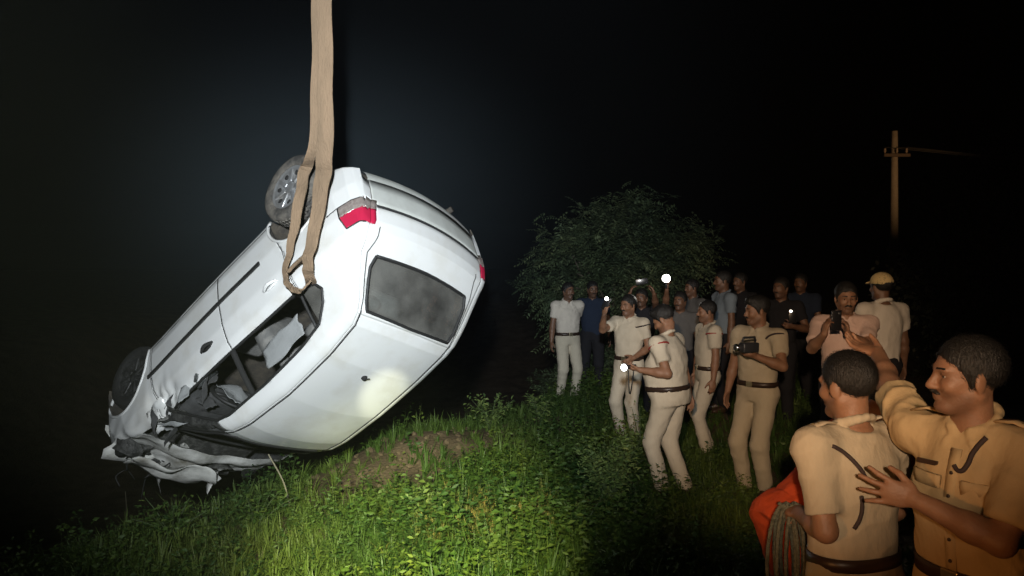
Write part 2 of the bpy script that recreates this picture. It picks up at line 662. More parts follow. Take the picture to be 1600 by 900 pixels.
    # door handles
    for hx, dd in ((0.02, fd), (-0.78, rd)):
        hb = MB()
        hv = [flank_pt(hx - 0.075 + 0.15 * k / 8, 0.80, 0.006 + 0.026 * math.sin(math.pi * k / 8)) for k in range(9)]
        hb.tube(hv, [0.010 + 0.005 * math.sin(math.pi * k / 8) for k in range(9)], 8)
        hb.build('door_handle', m_dark if hx > 0 else m_paint, dd)
        cup = MB()
        c = flank_pt(hx, 0.80, 0.002)
        v, f = ribbon([flank_pt(hx - 0.06 + 0.12 * k / 6, 0.80, 0.001) for k in range(7)], [0.02, 0.04, 0.048, 0.05, 0.048, 0.04, 0.02], (0, 0, 1), 0.004)
        cup.add(v, f)
        cup.build('handle_recess', m_rubber if hx > 0 else m_paint, dd)
    # arch lips and wheel housings
    for (ax, az, ar) in WB_ARCH:
        P = []
        for k in range(49):
            a = R(-12 + 204 * k / 48)
            P.append(flank_pt(ax + ar * math.cos(a), max(az + ar * math.sin(a), 0.17), -0.004))
        MB().tube(P, 0.014, 6).build('wheel_arch_lip', m_paint, car)
        hs = MB()
        prof = [(ar + 0.012, -0.30), (ar + 0.012, 0.0), (0.02, 0.0)]
        ww = float(half_w(ax, 0.4))
        arc = []
        for k in range(25):
            a = R(-15 + 210 * k / 24)
            arc.append((ax + (ar + 0.004) * math.cos(a), az + (ar + 0.004) * math.sin(a)))
        vv = [(p[0], sgn * (ww - 0.03), p[1]) for p in arc] + [(p[0], sgn * (ww - 0.33), p[1]) for p in arc]
        ff = [(k, k + 1, k + 26, k + 25) for k in range(24)] + [tuple(25 + k for k in range(25))]
        hs.add(vv, ff)
        hs.build('wheel_housing', m_under, car, smooth=False)

# --- top strip: bonnet, windscreen, roof, rear window, tailgate, rear bumper
NV = 61
vv = np.linspace(-1, 1, NV)
ex = XS
ez = np.maximum(top_z(XS), 0.45)
ey = half_w(XS, ez)
bx = np.interp(ex, [-1.77, -1.6, -1.3, -0.9, 0.2, 0.6, 1.0, 1.5, 1.77], [-0.075, -0.06, -0.035, 0.0, 0.06, 0.07, 0.0, 0.05, 0.10])
bz = np.interp(ex, [-1.77, -1.6, -1.3, -0.9, 0.0, 0.5, 0.9, 1.5, 1.77], [0.0, 0.012, 0.025, 0.035, 0.035, 0.025, 0.03, 0.05, 0.02])
TX = ex[:, None] + bx[:, None] * (1 - vv[None] ** 2)
TY = ey[:, None] * vv[None]
TZ = ez[:, None] + bz[:, None] * (1 - np.abs(vv[None]) ** 2.4)
TV = np.stack([TX, TY, TZ], -1)
# lower face of the tail and the nose, down to the underside
idx = np.arange(NXS * NV).reshape(NXS, NV)
TF = np.stack([idx[:-1, :-1], idx[:-1, 1:], idx[1:, 1:], idx[1:, :-1]], -1).reshape(-1, 4)
TVf = TV.reshape(-1, 3)
row = np.repeat(np.arange(NXS - 1), NV - 1)
colv = np.tile(0.5 * (vv[:-1] + vv[1:]), NXS - 1)
xr = 0.5 * (XS[:-1] + XS[1:])[row]
zr = 0.5 * (ez[:-1] + ez[1:])[row]
TVd = damage(TVf)


def top_pt(x, v, off=0.0):
    z = float(top_z(x))
    y = float(half_w(x, z))
    bx_ = float(np.interp(x, [-1.77, -1.6, -1.3, -0.9, 0.2, 0.6, 1.0, 1.5, 1.77], [-0.075, -0.06, -0.035, 0.0, 0.06, 0.07, 0.0, 0.05, 0.10]))
    bz_ = float(np.interp(x, [-1.77, -1.6, -1.3, -0.9, 0.0, 0.5, 0.9, 1.5, 1.77], [0.0, 0.012, 0.025, 0.035, 0.035, 0.025, 0.03, 0.05, 0.02]))
    p = np.array([[x + bx_ * (1 - v * v), y * v, z + bz_ * (1 - abs(v) ** 2.4)]])
    q = damage(p)[0]
    e = 1e-3
    z2 = float(top_z(x - e))
    nrm = Vector((-(z - z2) / e, 0, 1.0)).normalized()
    return Vector(q) + nrm * off


def rw_poly(u):  # rear window outline in (profile x, v)
    return u


RWP = [(-1.555, -0.80), (-1.562, 0.0), (-1.555, 0.80), (-1.50, 0.875), (-1.36, 0.90), (-1.305, 0.86), (-1.295, 0.0), (-1.305, -0.86), (-1.36, -0.90), (-1.50, -0.875)]
WSP = [(0.82, -0.90), (0.86, 0.0), (0.82, 0.90), (0.34, 0.90), (0.29, 0.82), (0.28, 0), (0.29, -0.82), (0.34, -0.90)]
rwm = in_poly(xr, colv, RWP)
wsm = in_poly(xr, colv, WSP)
roofm = (xr < 0.30) & (xr > -1.27) & (np.abs(colv) < 0.955)
railm = (xr <= 0.84) & (xr > -1.27) & ~roofm & ~wsm
hoodm = xr > 1.14
bumpm = zr < 0.725
bumpm &= xr < 0
gatem = (xr <= -1.27) & ~bumpm & ~rwm
tlamp = (gatem | bumpm) & (colv < 0) & (xr < -1) & ~rwm & (zr > 0.675) & (zr < 0.875) & (np.abs(colv) > 0.925)
gatem &= ~tlamp
bumpm &= ~tlamp
m_bumper = mat('greyed_bumper_plastic', (0.56, 0.58, 0.55), 0.42, color2=(0.42, 0.43, 0.40), scale=4, lo=0.4, hi=0.75)
roof = sub_mesh('roof', TVd, TF, roofm, m_paint, car, 0.02, m_liner)
torn = railm & (xr > 0.30) & (colv < 0)
sub_mesh('roof_rail', TVd, TF, railm & ~torn, m_paint, car, 0.02, m_trim)
sub_mesh('torn_windscreen_pillar', TVd, TF, torn, m_scrape2, car, 0.02, m_trim)
bon = sub_mesh('bonnet', TVd, TF, hoodm, mat('scraped_bonnet_paint', (0.66, 0.66, 0.63), 0.42, color2=(0.16, 0.15, 0.12), scale=4, lo=0.45, hi=0.72, bump=0.25, bscale=14), car, 0.012, m_scrape)
gate = sub_mesh('tailgate', TVd, TF, gatem, m_paint, car, 0.02, m_trim)
rbump = sub_mesh('rear_bumper', TVd + np.array([-0.006, 0, 0]), TF, bumpm, m_bumper, car, 0.012, m_under)
sub_mesh('rear_window', TVd - np.array([-0.008, 0, 0.008]), TF, rwm, m_glass, car)
for s in (-1, 1):
    tlp = sub_mesh('tail_lamp', TVd + np.array([-0.004, 0, 0]), TF, tlamp & (colv * s > 0) & (zr <= 0.765), m_clear, car, 0.02)
    sub_mesh('red_lens', TVd + np.array([-0.004, 0, 0]), TF, tlamp & (colv * s > 0) & (zr > 0.765), m_red, tlp, 0.02)
# shattered windscreen: sagging crazed sheet
ws_dam = TVd.copy()
ws_dam[:, 2] -= 0.05 + 0.05 * np.abs(trig_noise(ws_dam[:, 0] * 12, ws_dam[:, 1] * 12, 0, 51, 2))
m_craze = mat('crazed_windscreen', (0.06, 0.065, 0.065), 0.35, color2=(0.35, 0.38, 0.38), scale=40, lo=0.58, hi=0.72, bump=1.0, bscale=45)
sub_mesh('shattered_windscreen', ws_dam, TF, wsm & (trig_noise(xr * 11, colv * 9, 0, 52, 2) < 0.55), m_craze, car)
# lower tail face and nose face
for end, nm in ((-1, 'rear_bumper_skirt'), (0, 'grille_panel')):
    e0 = TV[end]
    rows_z = np.linspace(0, 1, 9)
    x0 = e0[:, 0]
    low = 0.30
    V = []
    for t in rows_z:
        zz = e0[:, 2] * (1 - t) + low * t
        xx = x0 + (0.006 * math.sin(t * 3.1) * -1 + 0.05 * t * t) * (1 if end == -1 else -1)
        yy = e0[:, 1] * (1 - 0.01 * t)
        V.append(np.stack([xx, yy, zz], -1))
    V = np.array(V).reshape(-1, 3)
    ii = np.arange(9 * NV).reshape(9, NV)
    Fq2 = np.stack([ii[:-1, :-1], ii[1:, :-1], ii[1:, 1:], ii[:-1, 1:]], -1).reshape(-1, 4)
    if end == 0:
        Fq2 = Fq2[:, ::-1]
    mesh_obj(nm, damage(V), Fq2, m_bumper if end == -1 else m_scrape, car)
# seals and creases on the top strip
def loop_top(poly, off, rad, name, m, parent, closed=True):
    lp = poly + ([poly[0]] if closed else [])
    P = []
    for a, b in zip(lp[:-1], lp[1:]):
        for q in range(12):
            t = q / 12
            P.append(top_pt(a[0] + (b[0] - a[0]) * t, a[1] + (b[1] - a[1]) * t, off))
    P.append(top_pt(lp[-1][0], lp[-1][1], off))
    return MB().tube(P, rad, 6).build(name, m, parent)


loop_top(RWP, 0.001, 0.0125, 'rear_window_seal', m_rubber, car)
loop_top(WSP, 0.001, 0.013, 'windscreen_seal', m_rubber, car)
for s in (-1, 1):
    loop_top([(0.30, 0.955 * s), (-0.4, 0.955 * s), (-1.2, 0.955 * s), (-1.30, 0.955 * s)], 0.0, 0.0055, 'roof_seam', m_dark, car, False)
    loop_top([(-1.30, 0.955 * s), (-1.56, 0.93 * s), (-1.66, 0.86 * s), (-1.70, 0.86 * s)], 0.0, 0.004, 'tailgate_gap', m_dark, car, False)
loop_top([(-1.7505, -0.92), (-1.7505, -0.5), (-1.7505, 0), (-1.7505, 0.5), (-1.7505, 0.92)], 0.000, 0.012, 'bumper_gap', m_dark, car, False)
# aerial stub on the roof, badge and number plate recess on the tailgate
an = MB()
b0 = top_pt(-0.82, -0.10, 0.0)
an.lathe([(0.0, 0.026), (0.012, 0.024), (0.022, 0.010), (0.026, -0.006)], 14, tuple(b0), 'z')
an.tube([b0 + Vector((0, 0, 0.02)), b0 + Vector((-0.05, 0, 0.045))], [0.006, 0.004], 6)
an.build('roof_aerial', m_dark, roof)
# floor pan and exhaust under the car
fp = MB()
fp.box((0.0, 0, 0.20), (2.9, 1.34, 0.05), bev=0.01)
fp.box((-1.45, 0, 0.30), (0.5, 1.2, 0.05), bev=0.01)
fp.box((0.02, 0, 0.165), (2.7, 0.22, 0.05), bev=0.015)
fp.box((-0.75, 0, 0.155), (0.5, 0.9, 0.07), bev=0.02)
fp.build('floor_pan', m_under, car, smooth=False)
MB().tube([(1.0, 0.12, 0.14), (0.1, 0.12, 0.13), (-0.9, 0.3, 0.13), (-1.3, 0.42, 0.17), (-1.78, 0.42, 0.22)], 0.025, 8).build('exhaust_pipe', m_under, car)
MB().tube([(-1.2, -0.66, 0.22), (-1.2, 0.66, 0.22)], 0.035, 8).build('rear_axle', m_under, car)

# cabin: dashboard, seats, steering wheel, deflated airbag
d_ = MB()
d_.box((0.62, 0, 0.86), (0.36, 1.3, 0.26), bev=0.06)
d_.box((0.46, -0.33, 0.95), (0.18, 0.42, 0.09), bev=0.03)
d_.build('dashboard', m_trim, car)
for sy, sx in ((-0.33, 0.0), (0.33, 0.0)):
    s_ = MB()
    s_.box((0.0, sy, 0.47), (0.5, 0.46, 0.16), bev=0.05)
    rm = Matrix.Rotation(R(-18), 3, 'Y')
    s_.box((-0.32, sy, 0.80), (0.15, 0.46, 0.62), rm, bev=0.06)
    s_.box((-0.43, sy, 1.19), (0.09, 0.24, 0.17), rm, bev=0.035)
    s_.build('front_seat', m_seat, car)
s_ = MB()
s_.box((-0.82, 0, 0.50), (0.5, 1.22, 0.17), bev=0.05)
rm = Matrix.Rotation(R(-22), 3, 'Y')
s_.box((-1.12, 0, 0.82), (0.15, 1.22, 0.6), rm, bev=0.05)
for sy in (-0.33, 0.33):
    s_.box((-1.25, sy, 1.13), (0.09, 0.24, 0.13), rm, bev=0.035)
s_.build('rear_seat', m_seat, car)
MB().box((-1.40, 0, 0.985), (0.26, 1.16, 0.025), bev=0.008).build('parcel_shelf', m_trim, car)
sw = MB()
c0 = Vector((0.36, -0.33, 0.93))
rmS = Matrix.Rotation(R(62), 3, 'Y')
sw.tube([c0 + rmS @ Vector((0.18 * math.cos(R(a)), 0.18 * math.sin(R(a)), 0)) for a in range(0, 361, 15)], 0.015, 8)
for a in (0, 180, 270):
    sw.tube([c0, c0 + rmS @ Vector((0.18 * math.cos(R(a)), 0.18 * math.sin(R(a)), 0))], 0.014, 6)
sw.tube([c0 + rmS @ Vector((0, 0, -0.05)), c0 + rmS @ Vector((0, 0, 0.03))], 0.055, 12)
sw.build('steering_wheel', m_rubber, car)


def crumple_sheet(name, c, ux, uy, nx_, ny_, amp, m, parent, seed, freq=14, hang=0.0, smooth=True):
    r_ = np.random.default_rng(seed)
    a = np.linspace(-0.5, 0.5, nx_)
    b = np.linspace(-0.5, 0.5, ny_)
    A, B = np.meshgrid(a, b, indexing='ij')
    ux, uy = np.array(ux, float), np.array(uy, float)
    nn = np.cross(ux, uy)
    nn /= np.linalg.norm(nn)
    wob = 1 + 0.18 * trig_noise(A * 9, B * 9, 0, seed + 5, 2)
    P = np.array(c, float) + (A * wob)[..., None] * ux + (B * wob)[..., None] * uy
    h = trig_noise(P[..., 0] * freq, P[..., 1] * freq, P[..., 2] * freq, seed, 3)
    h = np.abs(h) * 2 - 0.8
    P = P + nn * (amp * h - hang * (A ** 2 + B ** 2))[..., None]
    ii = np.arange(nx_ * ny_).reshape(nx_, ny_)
    Fq_ = np.stack([ii[:-1, :-1], ii[1:, :-1], ii[1:, 1:], ii[:-1, 1:]], -1).reshape(-1, 4)
    o = mesh_obj(name, P.reshape(-1, 3), Fq_, m, parent, smooth)
    md = o.modifiers.new('thickness', 'SOLIDIFY')
    md.thickness = 0.004
    return o


def unit3(r_):
    v_ = r_.normal(size=3)
    return v_ / np.linalg.norm(v_)


m_bag = mat('airbag_fabric', (0.26, 0.27, 0.27), 0.9, bump=0.3)
crumple_sheet('deflated_airbag', (0.26, -0.36, 0.99), (0.05, 0.30, 0.02), (0.16, 0, -0.26), 14, 14, 0.03, m_bag, car, 61, 16)
crumple_sheet('curtain_airbag', (-0.62, -0.585, 1.16), (0.44, 0.0, 0.02), (0, -0.05, -0.15), 18, 10, 0.014, m_bag, car, 62, 12)
# torn pieces around the broken front window
for k in range(16):
    q = RNG.uniform
    crumple_sheet('torn_trim', (q(0.15, 0.85), q(-0.76, -0.58), q(0.88, 1.14)), tuple(unit3(RNG) * 0.15), tuple(unit3(RNG) * 0.10), 9, 9, 0.012,
                  [m_trim, m_scrape, m_trim, m_craze, m_bag][k % 5], car, 170 + k, 25)
m_mudpaint = mat('mud_smeared_paint', (0.66, 0.66, 0.62), 0.45, color2=(0.20, 0.18, 0.14), scale=4, lo=0.50, hi=0.78, bump=0.3, bscale=20)
# front end wreckage: hanging bumper skin, bonnet fold, lamp, loose cables
crumple_sheet('front_bumper_skin', (1.64, -0.10, 0.66), (0.14, 0.0, 0.24), (0.05, 1.15, 0.0), 8, 17, 0.045, m_mudpaint, car, 81, 8, 0.22, False)
crumple_sheet('bonnet_fold', (1.42, -0.26, 0.99), (0.36, 0.0, -0.12), (0.0, 0.70, 0.06), 9, 13, 0.05, m_mudpaint, car, 82, 7, 0.05, False)
crumple_sheet('fender_tear', (0.83, -0.70, 0.90), (0.24, -0.02, 0.02), (0.02, 0.12, 0.16), 8, 7, 0.035, m_paint, car, 83, 14, 0, False)
for s in (-1, 1):
    hl = MB()
    bm = bmesh.new()
    bmesh.ops.create_uvsphere(bm, u_segments=18, v_segments=10, radius=1)
    hv = [Vector((1.50 + 0.12 * v.co.x, s * 0.62 + 0.06 * v.co.y, 0.775 + 0.05 * v.co.z)) for v in bm.verts]
    bm.verts.index_update()
    hl.add(hv, [[v.index for v in f.verts] for f in bm.faces])
    bm.free()
    hl.build('headlamp', m_dark, car)
for k in range(7):
    cb = MB()
    a = Vector((RNG.uniform(1.2, 1.7), RNG.uniform(-0.75, -0.1), RNG.uniform(0.5, 0.9)))
    P = [a]
    for j in range(4):
        P.append(P[-1] + Vector((RNG.normal() * 0.07 + 0.05, RNG.normal() * 0.07, RNG.normal() * 0.05 + 0.04)))
    cb.tube(catmull(P, 4), 0.006, 5)
    cb.build('loose_cable', m_rubber, car)
for k in range(8):
    crumple_sheet('crushed_panel', (RNG.uniform(1.3, 1.68), RNG.uniform(-0.66, 0.25), RNG.uniform(0.74, 0.95)), tuple(unit3(RNG) * RNG.uniform(.14, .28)), tuple(unit3(RNG) * RNG.uniform(.10, .2)), 5, 5, 0.04,
                  [m_mudpaint, m_scrape2, m_scrape][k % 3], car, 270 + k, 9, 0.1, False)
rad_ = MB()
rad_.box((1.58, 0, 0.62), (0.06, 0.9, 0.34), Matrix.Rotation(R(14), 3, 'Y'), bev=.01)
for k in range(9):
    rad_.box((1.625, -0.36 + k * .09, 0.62), (0.012, 0.012, 0.32), Matrix.Rotation(R(14), 3, 'Y'))
rad_.build('radiator', m_scrape2, car, False)
MB().box((1.25, 0, 0.55), (0.7, 1.0, 0.42), bev=0.06).build('engine_block', m_scrape, car)


def wheel(x, sgn, z, steer, droop_y=0.0, m_t=None, m_r=None):
    e = empty('wheel')
    e.parent = car
    e.location = (x, sgn * (0.70 + droop_y), z)
    e.rotation_euler = (0, R(RNG.uniform(0, 50)), R(steer))
    rad = 0.282
    t = MB()
    o = sgn
    prof = [(0.185, -0.075), (0.205, -0.085), (0.25, -0.088), (0.272, -0.078), (0.281, -0.055), (rad, -0.02), (rad, 0.02), (0.281, 0.055), (0.272, 0.078), (0.25, 0.088), (0.205, 0.085), (0.185, 0.075)]
    t.lathe([(r_, h * o) for r_, h in prof], 48)
    # tread blocks
    for k in range(48):
        a = 2 * math.pi * (k + 0.5) / 48
        for hy in (-0.036, 0.0, 0.036):
            t.box((0.2825 * math.cos(a), hy, 0.2825 * math.sin(a)), (0.006, 0.026, 0.024), Matrix.Rotation(-a, 3, 'Y'))
    t.build('tyre', m_t or m_tyre, e)
    r2 = MB()
    prof = [(0.0, 0.062), (0.03, 0.064), (0.045, 0.058), (0.06, 0.045), (0.10, 0.050), (0.145, 0.062), (0.165, 0.066), (0.182, 0.060), (0.19, 0.072), (0.198, 0.066), (0.19, 0.0), (0.17, -0.07)]
    r2.lathe([(r_, h * o) for r_, h in prof], 48)
    for k in range(7):   # raised spokes of the wheel cover
        a = 2 * math.pi * k / 7
        rmk = Matrix.Rotation(-a, 3, 'Y')
        r2.box((0.11 * math.cos(a), o * 0.062, 0.11 * math.sin(a)), (0.12, 0.018, 0.034), rmk, bev=0.007)
    r2.build('wheel_cover', m_r or m_rim, e)
    for k in range(7):
        hol = MB()
        a = 2 * math.pi * (k + 0.5) / 7
        bm = bmesh.new()
        bmesh.ops.create_uvsphere(bm, u_segments=10, v_segments=6, radius=1)
        rmk = Matrix.Rotation(-a, 3, 'Y')
        bm.verts.index_update()
        hol.add([rmk @ Vector((0.135 + 0.026 * v.co.x, o * (0.056 + 0.010 * v.co.y), 0.022 * v.co.z)) for v in bm.verts], [[v.index for v in f.verts] for f in bm.faces])
        bm.free()
        hol.build('cover_slot', m_dark, e)
    return e


wheel(-1.21, -1, 0.14, -4, 0.03)
wheel(-1.21, 1, 0.14, 0)
m_dtyre = mat('shaded_dirty_tyre', (0.02, 0.02, 0.02), 0.7, bump=0.4, bscale=40)  # front wheels: shade and dirt put into darker tyre and rim colours
m_drim = mat('shaded_steel_wheel', (0.035, 0.035, 0.035), 0.5, metal=0.5, color2=(0.09, 0.09, 0.09), scale=14)
wheel(1.2, -1, 0.25, -8, -0.06, m_dtyre, m_drim)
wheel(1.2, 1, 0.25, -8, -0.06, m_dtyre, m_drim)

# ------------------------------------------------------------------ slings
m_sling = mat('tan_sling_webbing', (0.27, 0.185, 0.115), 0.9, color2=(0.17, 0.12, 0.075), scale=6, bump=0.5, bscale=90, lo=0.4, hi=0.7, stretch=(1, 1, 0.25))


def sling(name, pix, label, width, wdirs):
    pts = []
    for q in pix:
        if q[2] is None:
            pts.append(px_to_car(q[0], q[1], q[3]))
        else:
            pts.append(at(q[0], q[1], q[2]))
    P = [Vector(p) for p in catmull(pts, 8)]
    n = len(P)
    ws = [float(np.interp(i / (n - 1), np.linspace(0, 1, len(width)), width)) for i in range(n)]
    wd = [Vector(wdirs[0]).lerp(Vector(wdirs[1]), i / (n - 1)) for i in range(n)]
    for i, p in enumerate(P):
        P[i] = p + Vector((0.004 * math.sin(i * 0.9), 0.004 * math.sin(i * 1.3), 0))
    v, f = ribbon(P, ws, wd, 0.012)
    o = mesh_obj(name, v, f, m_sling, None, smooth=False)
    md = o.modifiers.new('bevel', 'BEVEL')
    md.width = 0.003
    md.segments = 2
    return tag(o, label, 'sling', 'lifting slings')


pA = px_to_car(500, 330, -0.88)
YA = pA.y
sling('lifting_sling', [(507, -420, YA, 0), (507, -100, YA, 0), (508, 90, YA, 0), (508, 220, YA, 0), (503, 285, None, -0.90), (491, 360, None, -0.86), (481, 405, None, -0.84), (483, 432, None, -0.76), (490, 452, None, -0.60)],
      'wide tan lifting sling, nearer strap, entering the rear side window', [0.095, 0.10, 0.105, 0.12, 0.12, 0.10, 0.085, 0.08, 0.08], [(1, 0.1, 0), (0.8, -0.5, 0.2)])
sling('lifting_sling', [(493, -420, YA + 0.08, 0), (493, -100, YA + 0.08, 0), (493, 90, YA + 0.08, 0), (489, 225, YA + 0.06, 0), (476, 268, None, -0.93), (466, 320, None, -0.92), (454, 385, None, -0.85), (445, 425, None, -0.83), (452, 447, None, -0.83), (470, 454, None, -0.80), (484, 440, None, -0.74)],
      'narrow tan lifting sling looped over the rear wheel, behind the wide strap', [0.055, 0.055, 0.055, 0.06, 0.085, 0.085, 0.06, 0.045, 0.045, 0.045, 0.045], [(1, 0.3, 0), (0.5, -0.7, 0.4)])
rp = [px_to_car(450, 425, -0.845), px_to_car(462, 412, -0.85), px_to_car(478, 398, -0.86)]
tag(MB().tube([Vector(p) for p in catmull(rp, 5)], 0.014, 8).build('sling_tie', m_sling), 'short tan rope tie crossing between the two sling straps', 'rope')

# ------------------------------------------------------------------ vegetation
def leaf_quad(base, d, nrm, ln, wd):
    """a folded leaf of four triangles: base, two sides, tip, mid"""
    d = d / np.linalg.norm(d)
    s = np.cross(d, nrm)
    s /= np.linalg.norm(s) + 1e-9
    n2 = np.cross(s, d)
    mid = base + d * ln * 0.45
    return [base, mid + s * wd * 0.5 + n2 * wd * 0.12, base + d * ln - n2 * ln * 0.12, mid - s * wd * 0.5 + n2 * wd * 0.12]


def weed_template(r, h=0.25, n=16, ln=0.06, wd=0.035, spread=0.10, stems=3, jit=.6):
    V, F = [], []
    for s in range(stems):
        a = r.uniform(0, 6.28)
        top = np.array([math.cos(a) * spread * r.uniform(.3, 1.2), math.sin(a) * spread * r.uniform(.3, 1.2), h * r.uniform(.6, 1.1)])
        side = np.array([-math.sin(a), math.cos(a), 0]) * 0.003
        b = len(V)
        V += [side, -side, top]
        F.append((b, b + 1, b + 2, b + 2))
        for k in range(n // stems):
            t = 0.2 + 0.8 * (k + r.uniform()) / (n // stems)
            p = top * t
            th = r.uniform(0, 6.28)
            d = np.array([math.cos(th), math.sin(th), r.uniform(-0.25, 0.7)])
            L_ = ln * r.uniform(.6, 1.25) * (1.15 - 0.4 * t)
            b = len(V)
            V += leaf_quad(p, d, np.array([0, 0, 1.0]) + r.normal(size=3) * jit, L_, wd * L_ / ln)
            F += [(b, b + 1, b + 2, b + 2), (b, b + 2, b + 3, b + 3)]
    return np.array(V), F


def grass_template(r, h=0.22, n=14, spread=0.05):
    V, F = [], []
    for k in range(n):
        a = r.uniform(0, 6.28)
        o = np.array([math.cos(a), math.sin(a), 0])
        s = np.array([-math.sin(a), math.cos(a), 0]) * r.uniform(.0025, .005)
        b0 = o * r.uniform(0, spread * .6)
        hh = h * r.uniform(.5, 1.2)
        ln = spread * r.uniform(.4, 2.2)
        m_ = b0 + o * ln * .35 + np.array([0, 0, hh * .62])
        t_ = b0 + o * ln + np.array([0, 0, hh * r.uniform(.75, 1.05)])
        b = len(V)
        V += [b0 - s, b0 + s, m_ + s * .8, m_ - s * .8, t_]
        F += [(b, b + 1, b + 2, b + 3), (b + 3, b + 2, b + 4, b + 4)]
    return np.array(V), F


def scatter(name, templates, pos, scale, rng, material, tilt=0.15, var=None):
    """many plants joined into one mesh (stuff nobody could count)"""
    AV, AF, AT = [], [], []
    off = 0
    which = rng.integers(0, len(templates), len(pos))
    for ti, (tv, tf) in enumerate(templates):
        sel = np.where(which == ti)[0]
        if len(sel) == 0:
            continue
        m_ = len(sel)
        a = rng.uniform(0, 6.283, m_)
        c, s = np.cos(a), np.sin(a)
        tx, ty = rng.normal(size=m_) * tilt, rng.normal(size=m_) * tilt
        x = tv[None, :, 0] * c[:, None] - tv[None, :, 1] * s[:, None]
        y = tv[None, :, 0] * s[:, None] + tv[None, :, 1] * c[:, None]
        z = np.repeat(tv[None, :, 2], m_, 0)
        x = x + z * tx[:, None]
        y = y + z * ty[:, None]
        sc = scale[sel][:, None]
        P = np.stack([x * sc + pos[sel, 0:1], y * sc + pos[sel, 1:2], z * sc + pos[sel, 2:3]], -1)
        nv = len(tv)
        f = np.array(tf)[None] + (np.arange(m_) * nv)[:, None, None] + off
        AV.append(P.reshape(-1, 3))
        AF.append(f.reshape(-1, 4))
        vv_ = (var[sel] if var is not None else rng.uniform(0, 1, m_))
        AT.append(np.repeat(vv_, nv) + rng.uniform(-.12, .12, m_ * nv))
        off += m_ * nv
    V = np.concatenate(AV)
    Fq_ = np.concatenate(AF)
    quad = Fq_[:, 2] != Fq_[:, 3]
    me = bpy.data.meshes.new(name)
    faces = [Fq_[quad], Fq_[~quad][:, :3]]
    loops = np.concatenate([faces[0].ravel(), faces[1].ravel()]).astype(np.int32)
    starts = np.concatenate([np.arange(len(faces[0])) * 4, len(faces[0]) * 4 + np.arange(len(faces[1])) * 3]).astype(np.int32)
    me.vertices.add(len(V))
    me.vertices.foreach_set('co', V.astype(np.float32).ravel())
    me.loops.add(len(loops))
    me.loops.foreach_set('vertex_index', loops)
    me.polygons.add(len(starts))
    me.polygons.foreach_set('loop_start', starts)
    me.update(calc_edges=True)
    at_ = me.attributes.new('var', 'FLOAT', 'POINT')
    at_.data.foreach_set('value', np.clip(np.concatenate(AT), 0, 1).astype(np.float32))
    me.materials.append(material)
    o = bpy.data.objects.new(name, me)
    COL.objects.link(o)
    return o


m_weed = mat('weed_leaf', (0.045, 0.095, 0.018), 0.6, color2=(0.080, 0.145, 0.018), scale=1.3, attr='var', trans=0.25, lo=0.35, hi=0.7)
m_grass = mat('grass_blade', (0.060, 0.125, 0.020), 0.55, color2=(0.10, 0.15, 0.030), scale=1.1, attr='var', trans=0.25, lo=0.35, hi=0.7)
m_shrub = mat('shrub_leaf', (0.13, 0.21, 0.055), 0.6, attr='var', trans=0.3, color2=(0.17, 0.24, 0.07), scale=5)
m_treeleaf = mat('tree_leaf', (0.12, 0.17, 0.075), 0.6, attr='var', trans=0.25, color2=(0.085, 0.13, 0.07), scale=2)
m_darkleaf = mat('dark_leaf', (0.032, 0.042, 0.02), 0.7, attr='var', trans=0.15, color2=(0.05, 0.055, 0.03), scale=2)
m_bark = mat('bark', (0.07, 0.055, 0.04), 0.9, color2=(0.12, 0.10, 0.08), scale=9, bump=0.8, bscale=30)
m_stem = mat('green_stem', (0.06, 0.09, 0.03), 0.8)
m_dry = mat('dry_stalk', (0.30, 0.27, 0.18), 0.9)

def on_ground(px, py):
    """ground point under a pixel (flat ground guess)"""
    d = px_ray(px, py)
    t = CAM_H / -d.z
    for _ in range(12):
        p = Vector((0, 0, CAM_H)) + d * t
        t *= (CAM_H - gz(p.x, p.y)) / max(CAM_H - p.z, 1e-6)
    return Vector((0, 0, CAM_H)) + d * t


rv = np.random.default_rng(5)


def bare(x, y):
    """how bare the trampled earth is (0..1)"""
    b = np.exp(-(((x + 1.0 - 0.75 * (y - 7.9)) / 0.8) ** 2 + ((y - 7.9) / 1.25) ** 2))
    b = b + 0.25 * trig_noise(x * 3, y * 3, 0, 77, 2)
    return np.clip(b * 1.5, 0, 0.96)


def spread(n, x0, x1, y0, y1, edge_pad=0.25, dens=None):
    x = rv.uniform(x0, x1, n)
    y = rv.uniform(y0, y1, n)
    keep = (x > edge_x(y) - edge_pad)
    if dens is not None:
        keep &= rv.uniform(0, 1, n) < dens(x, y)
    x, y = x[keep], y[keep]
    return np.stack([x, y, ground_z(x, y) - 0.01], -1)


wt = []
for i in range(12):
    r_ = np.random.default_rng(100 + i)
    ln_ = r_.uniform(.022, .046)
    wt.append(weed_template(r_, r_.uniform(.07, .24), int(r_.integers(22, 40)), ln_, ln_ * r_.uniform(.38, .7), r_.uniform(.07, .13), int(r_.integers(3, 7))))
for i in range(4):   # taller, sparser ones
    r_ = np.random.default_rng(150 + i)
    wt.append(weed_template(r_, r_.uniform(.26, .38), 26, .045, .022, .08, 3))
gt = [grass_template(np.random.default_rng(200 + i), 0.10 + 0.03 * (i % 4), 18, 0.05 + 0.012 * (i % 3)) for i in range(7)]

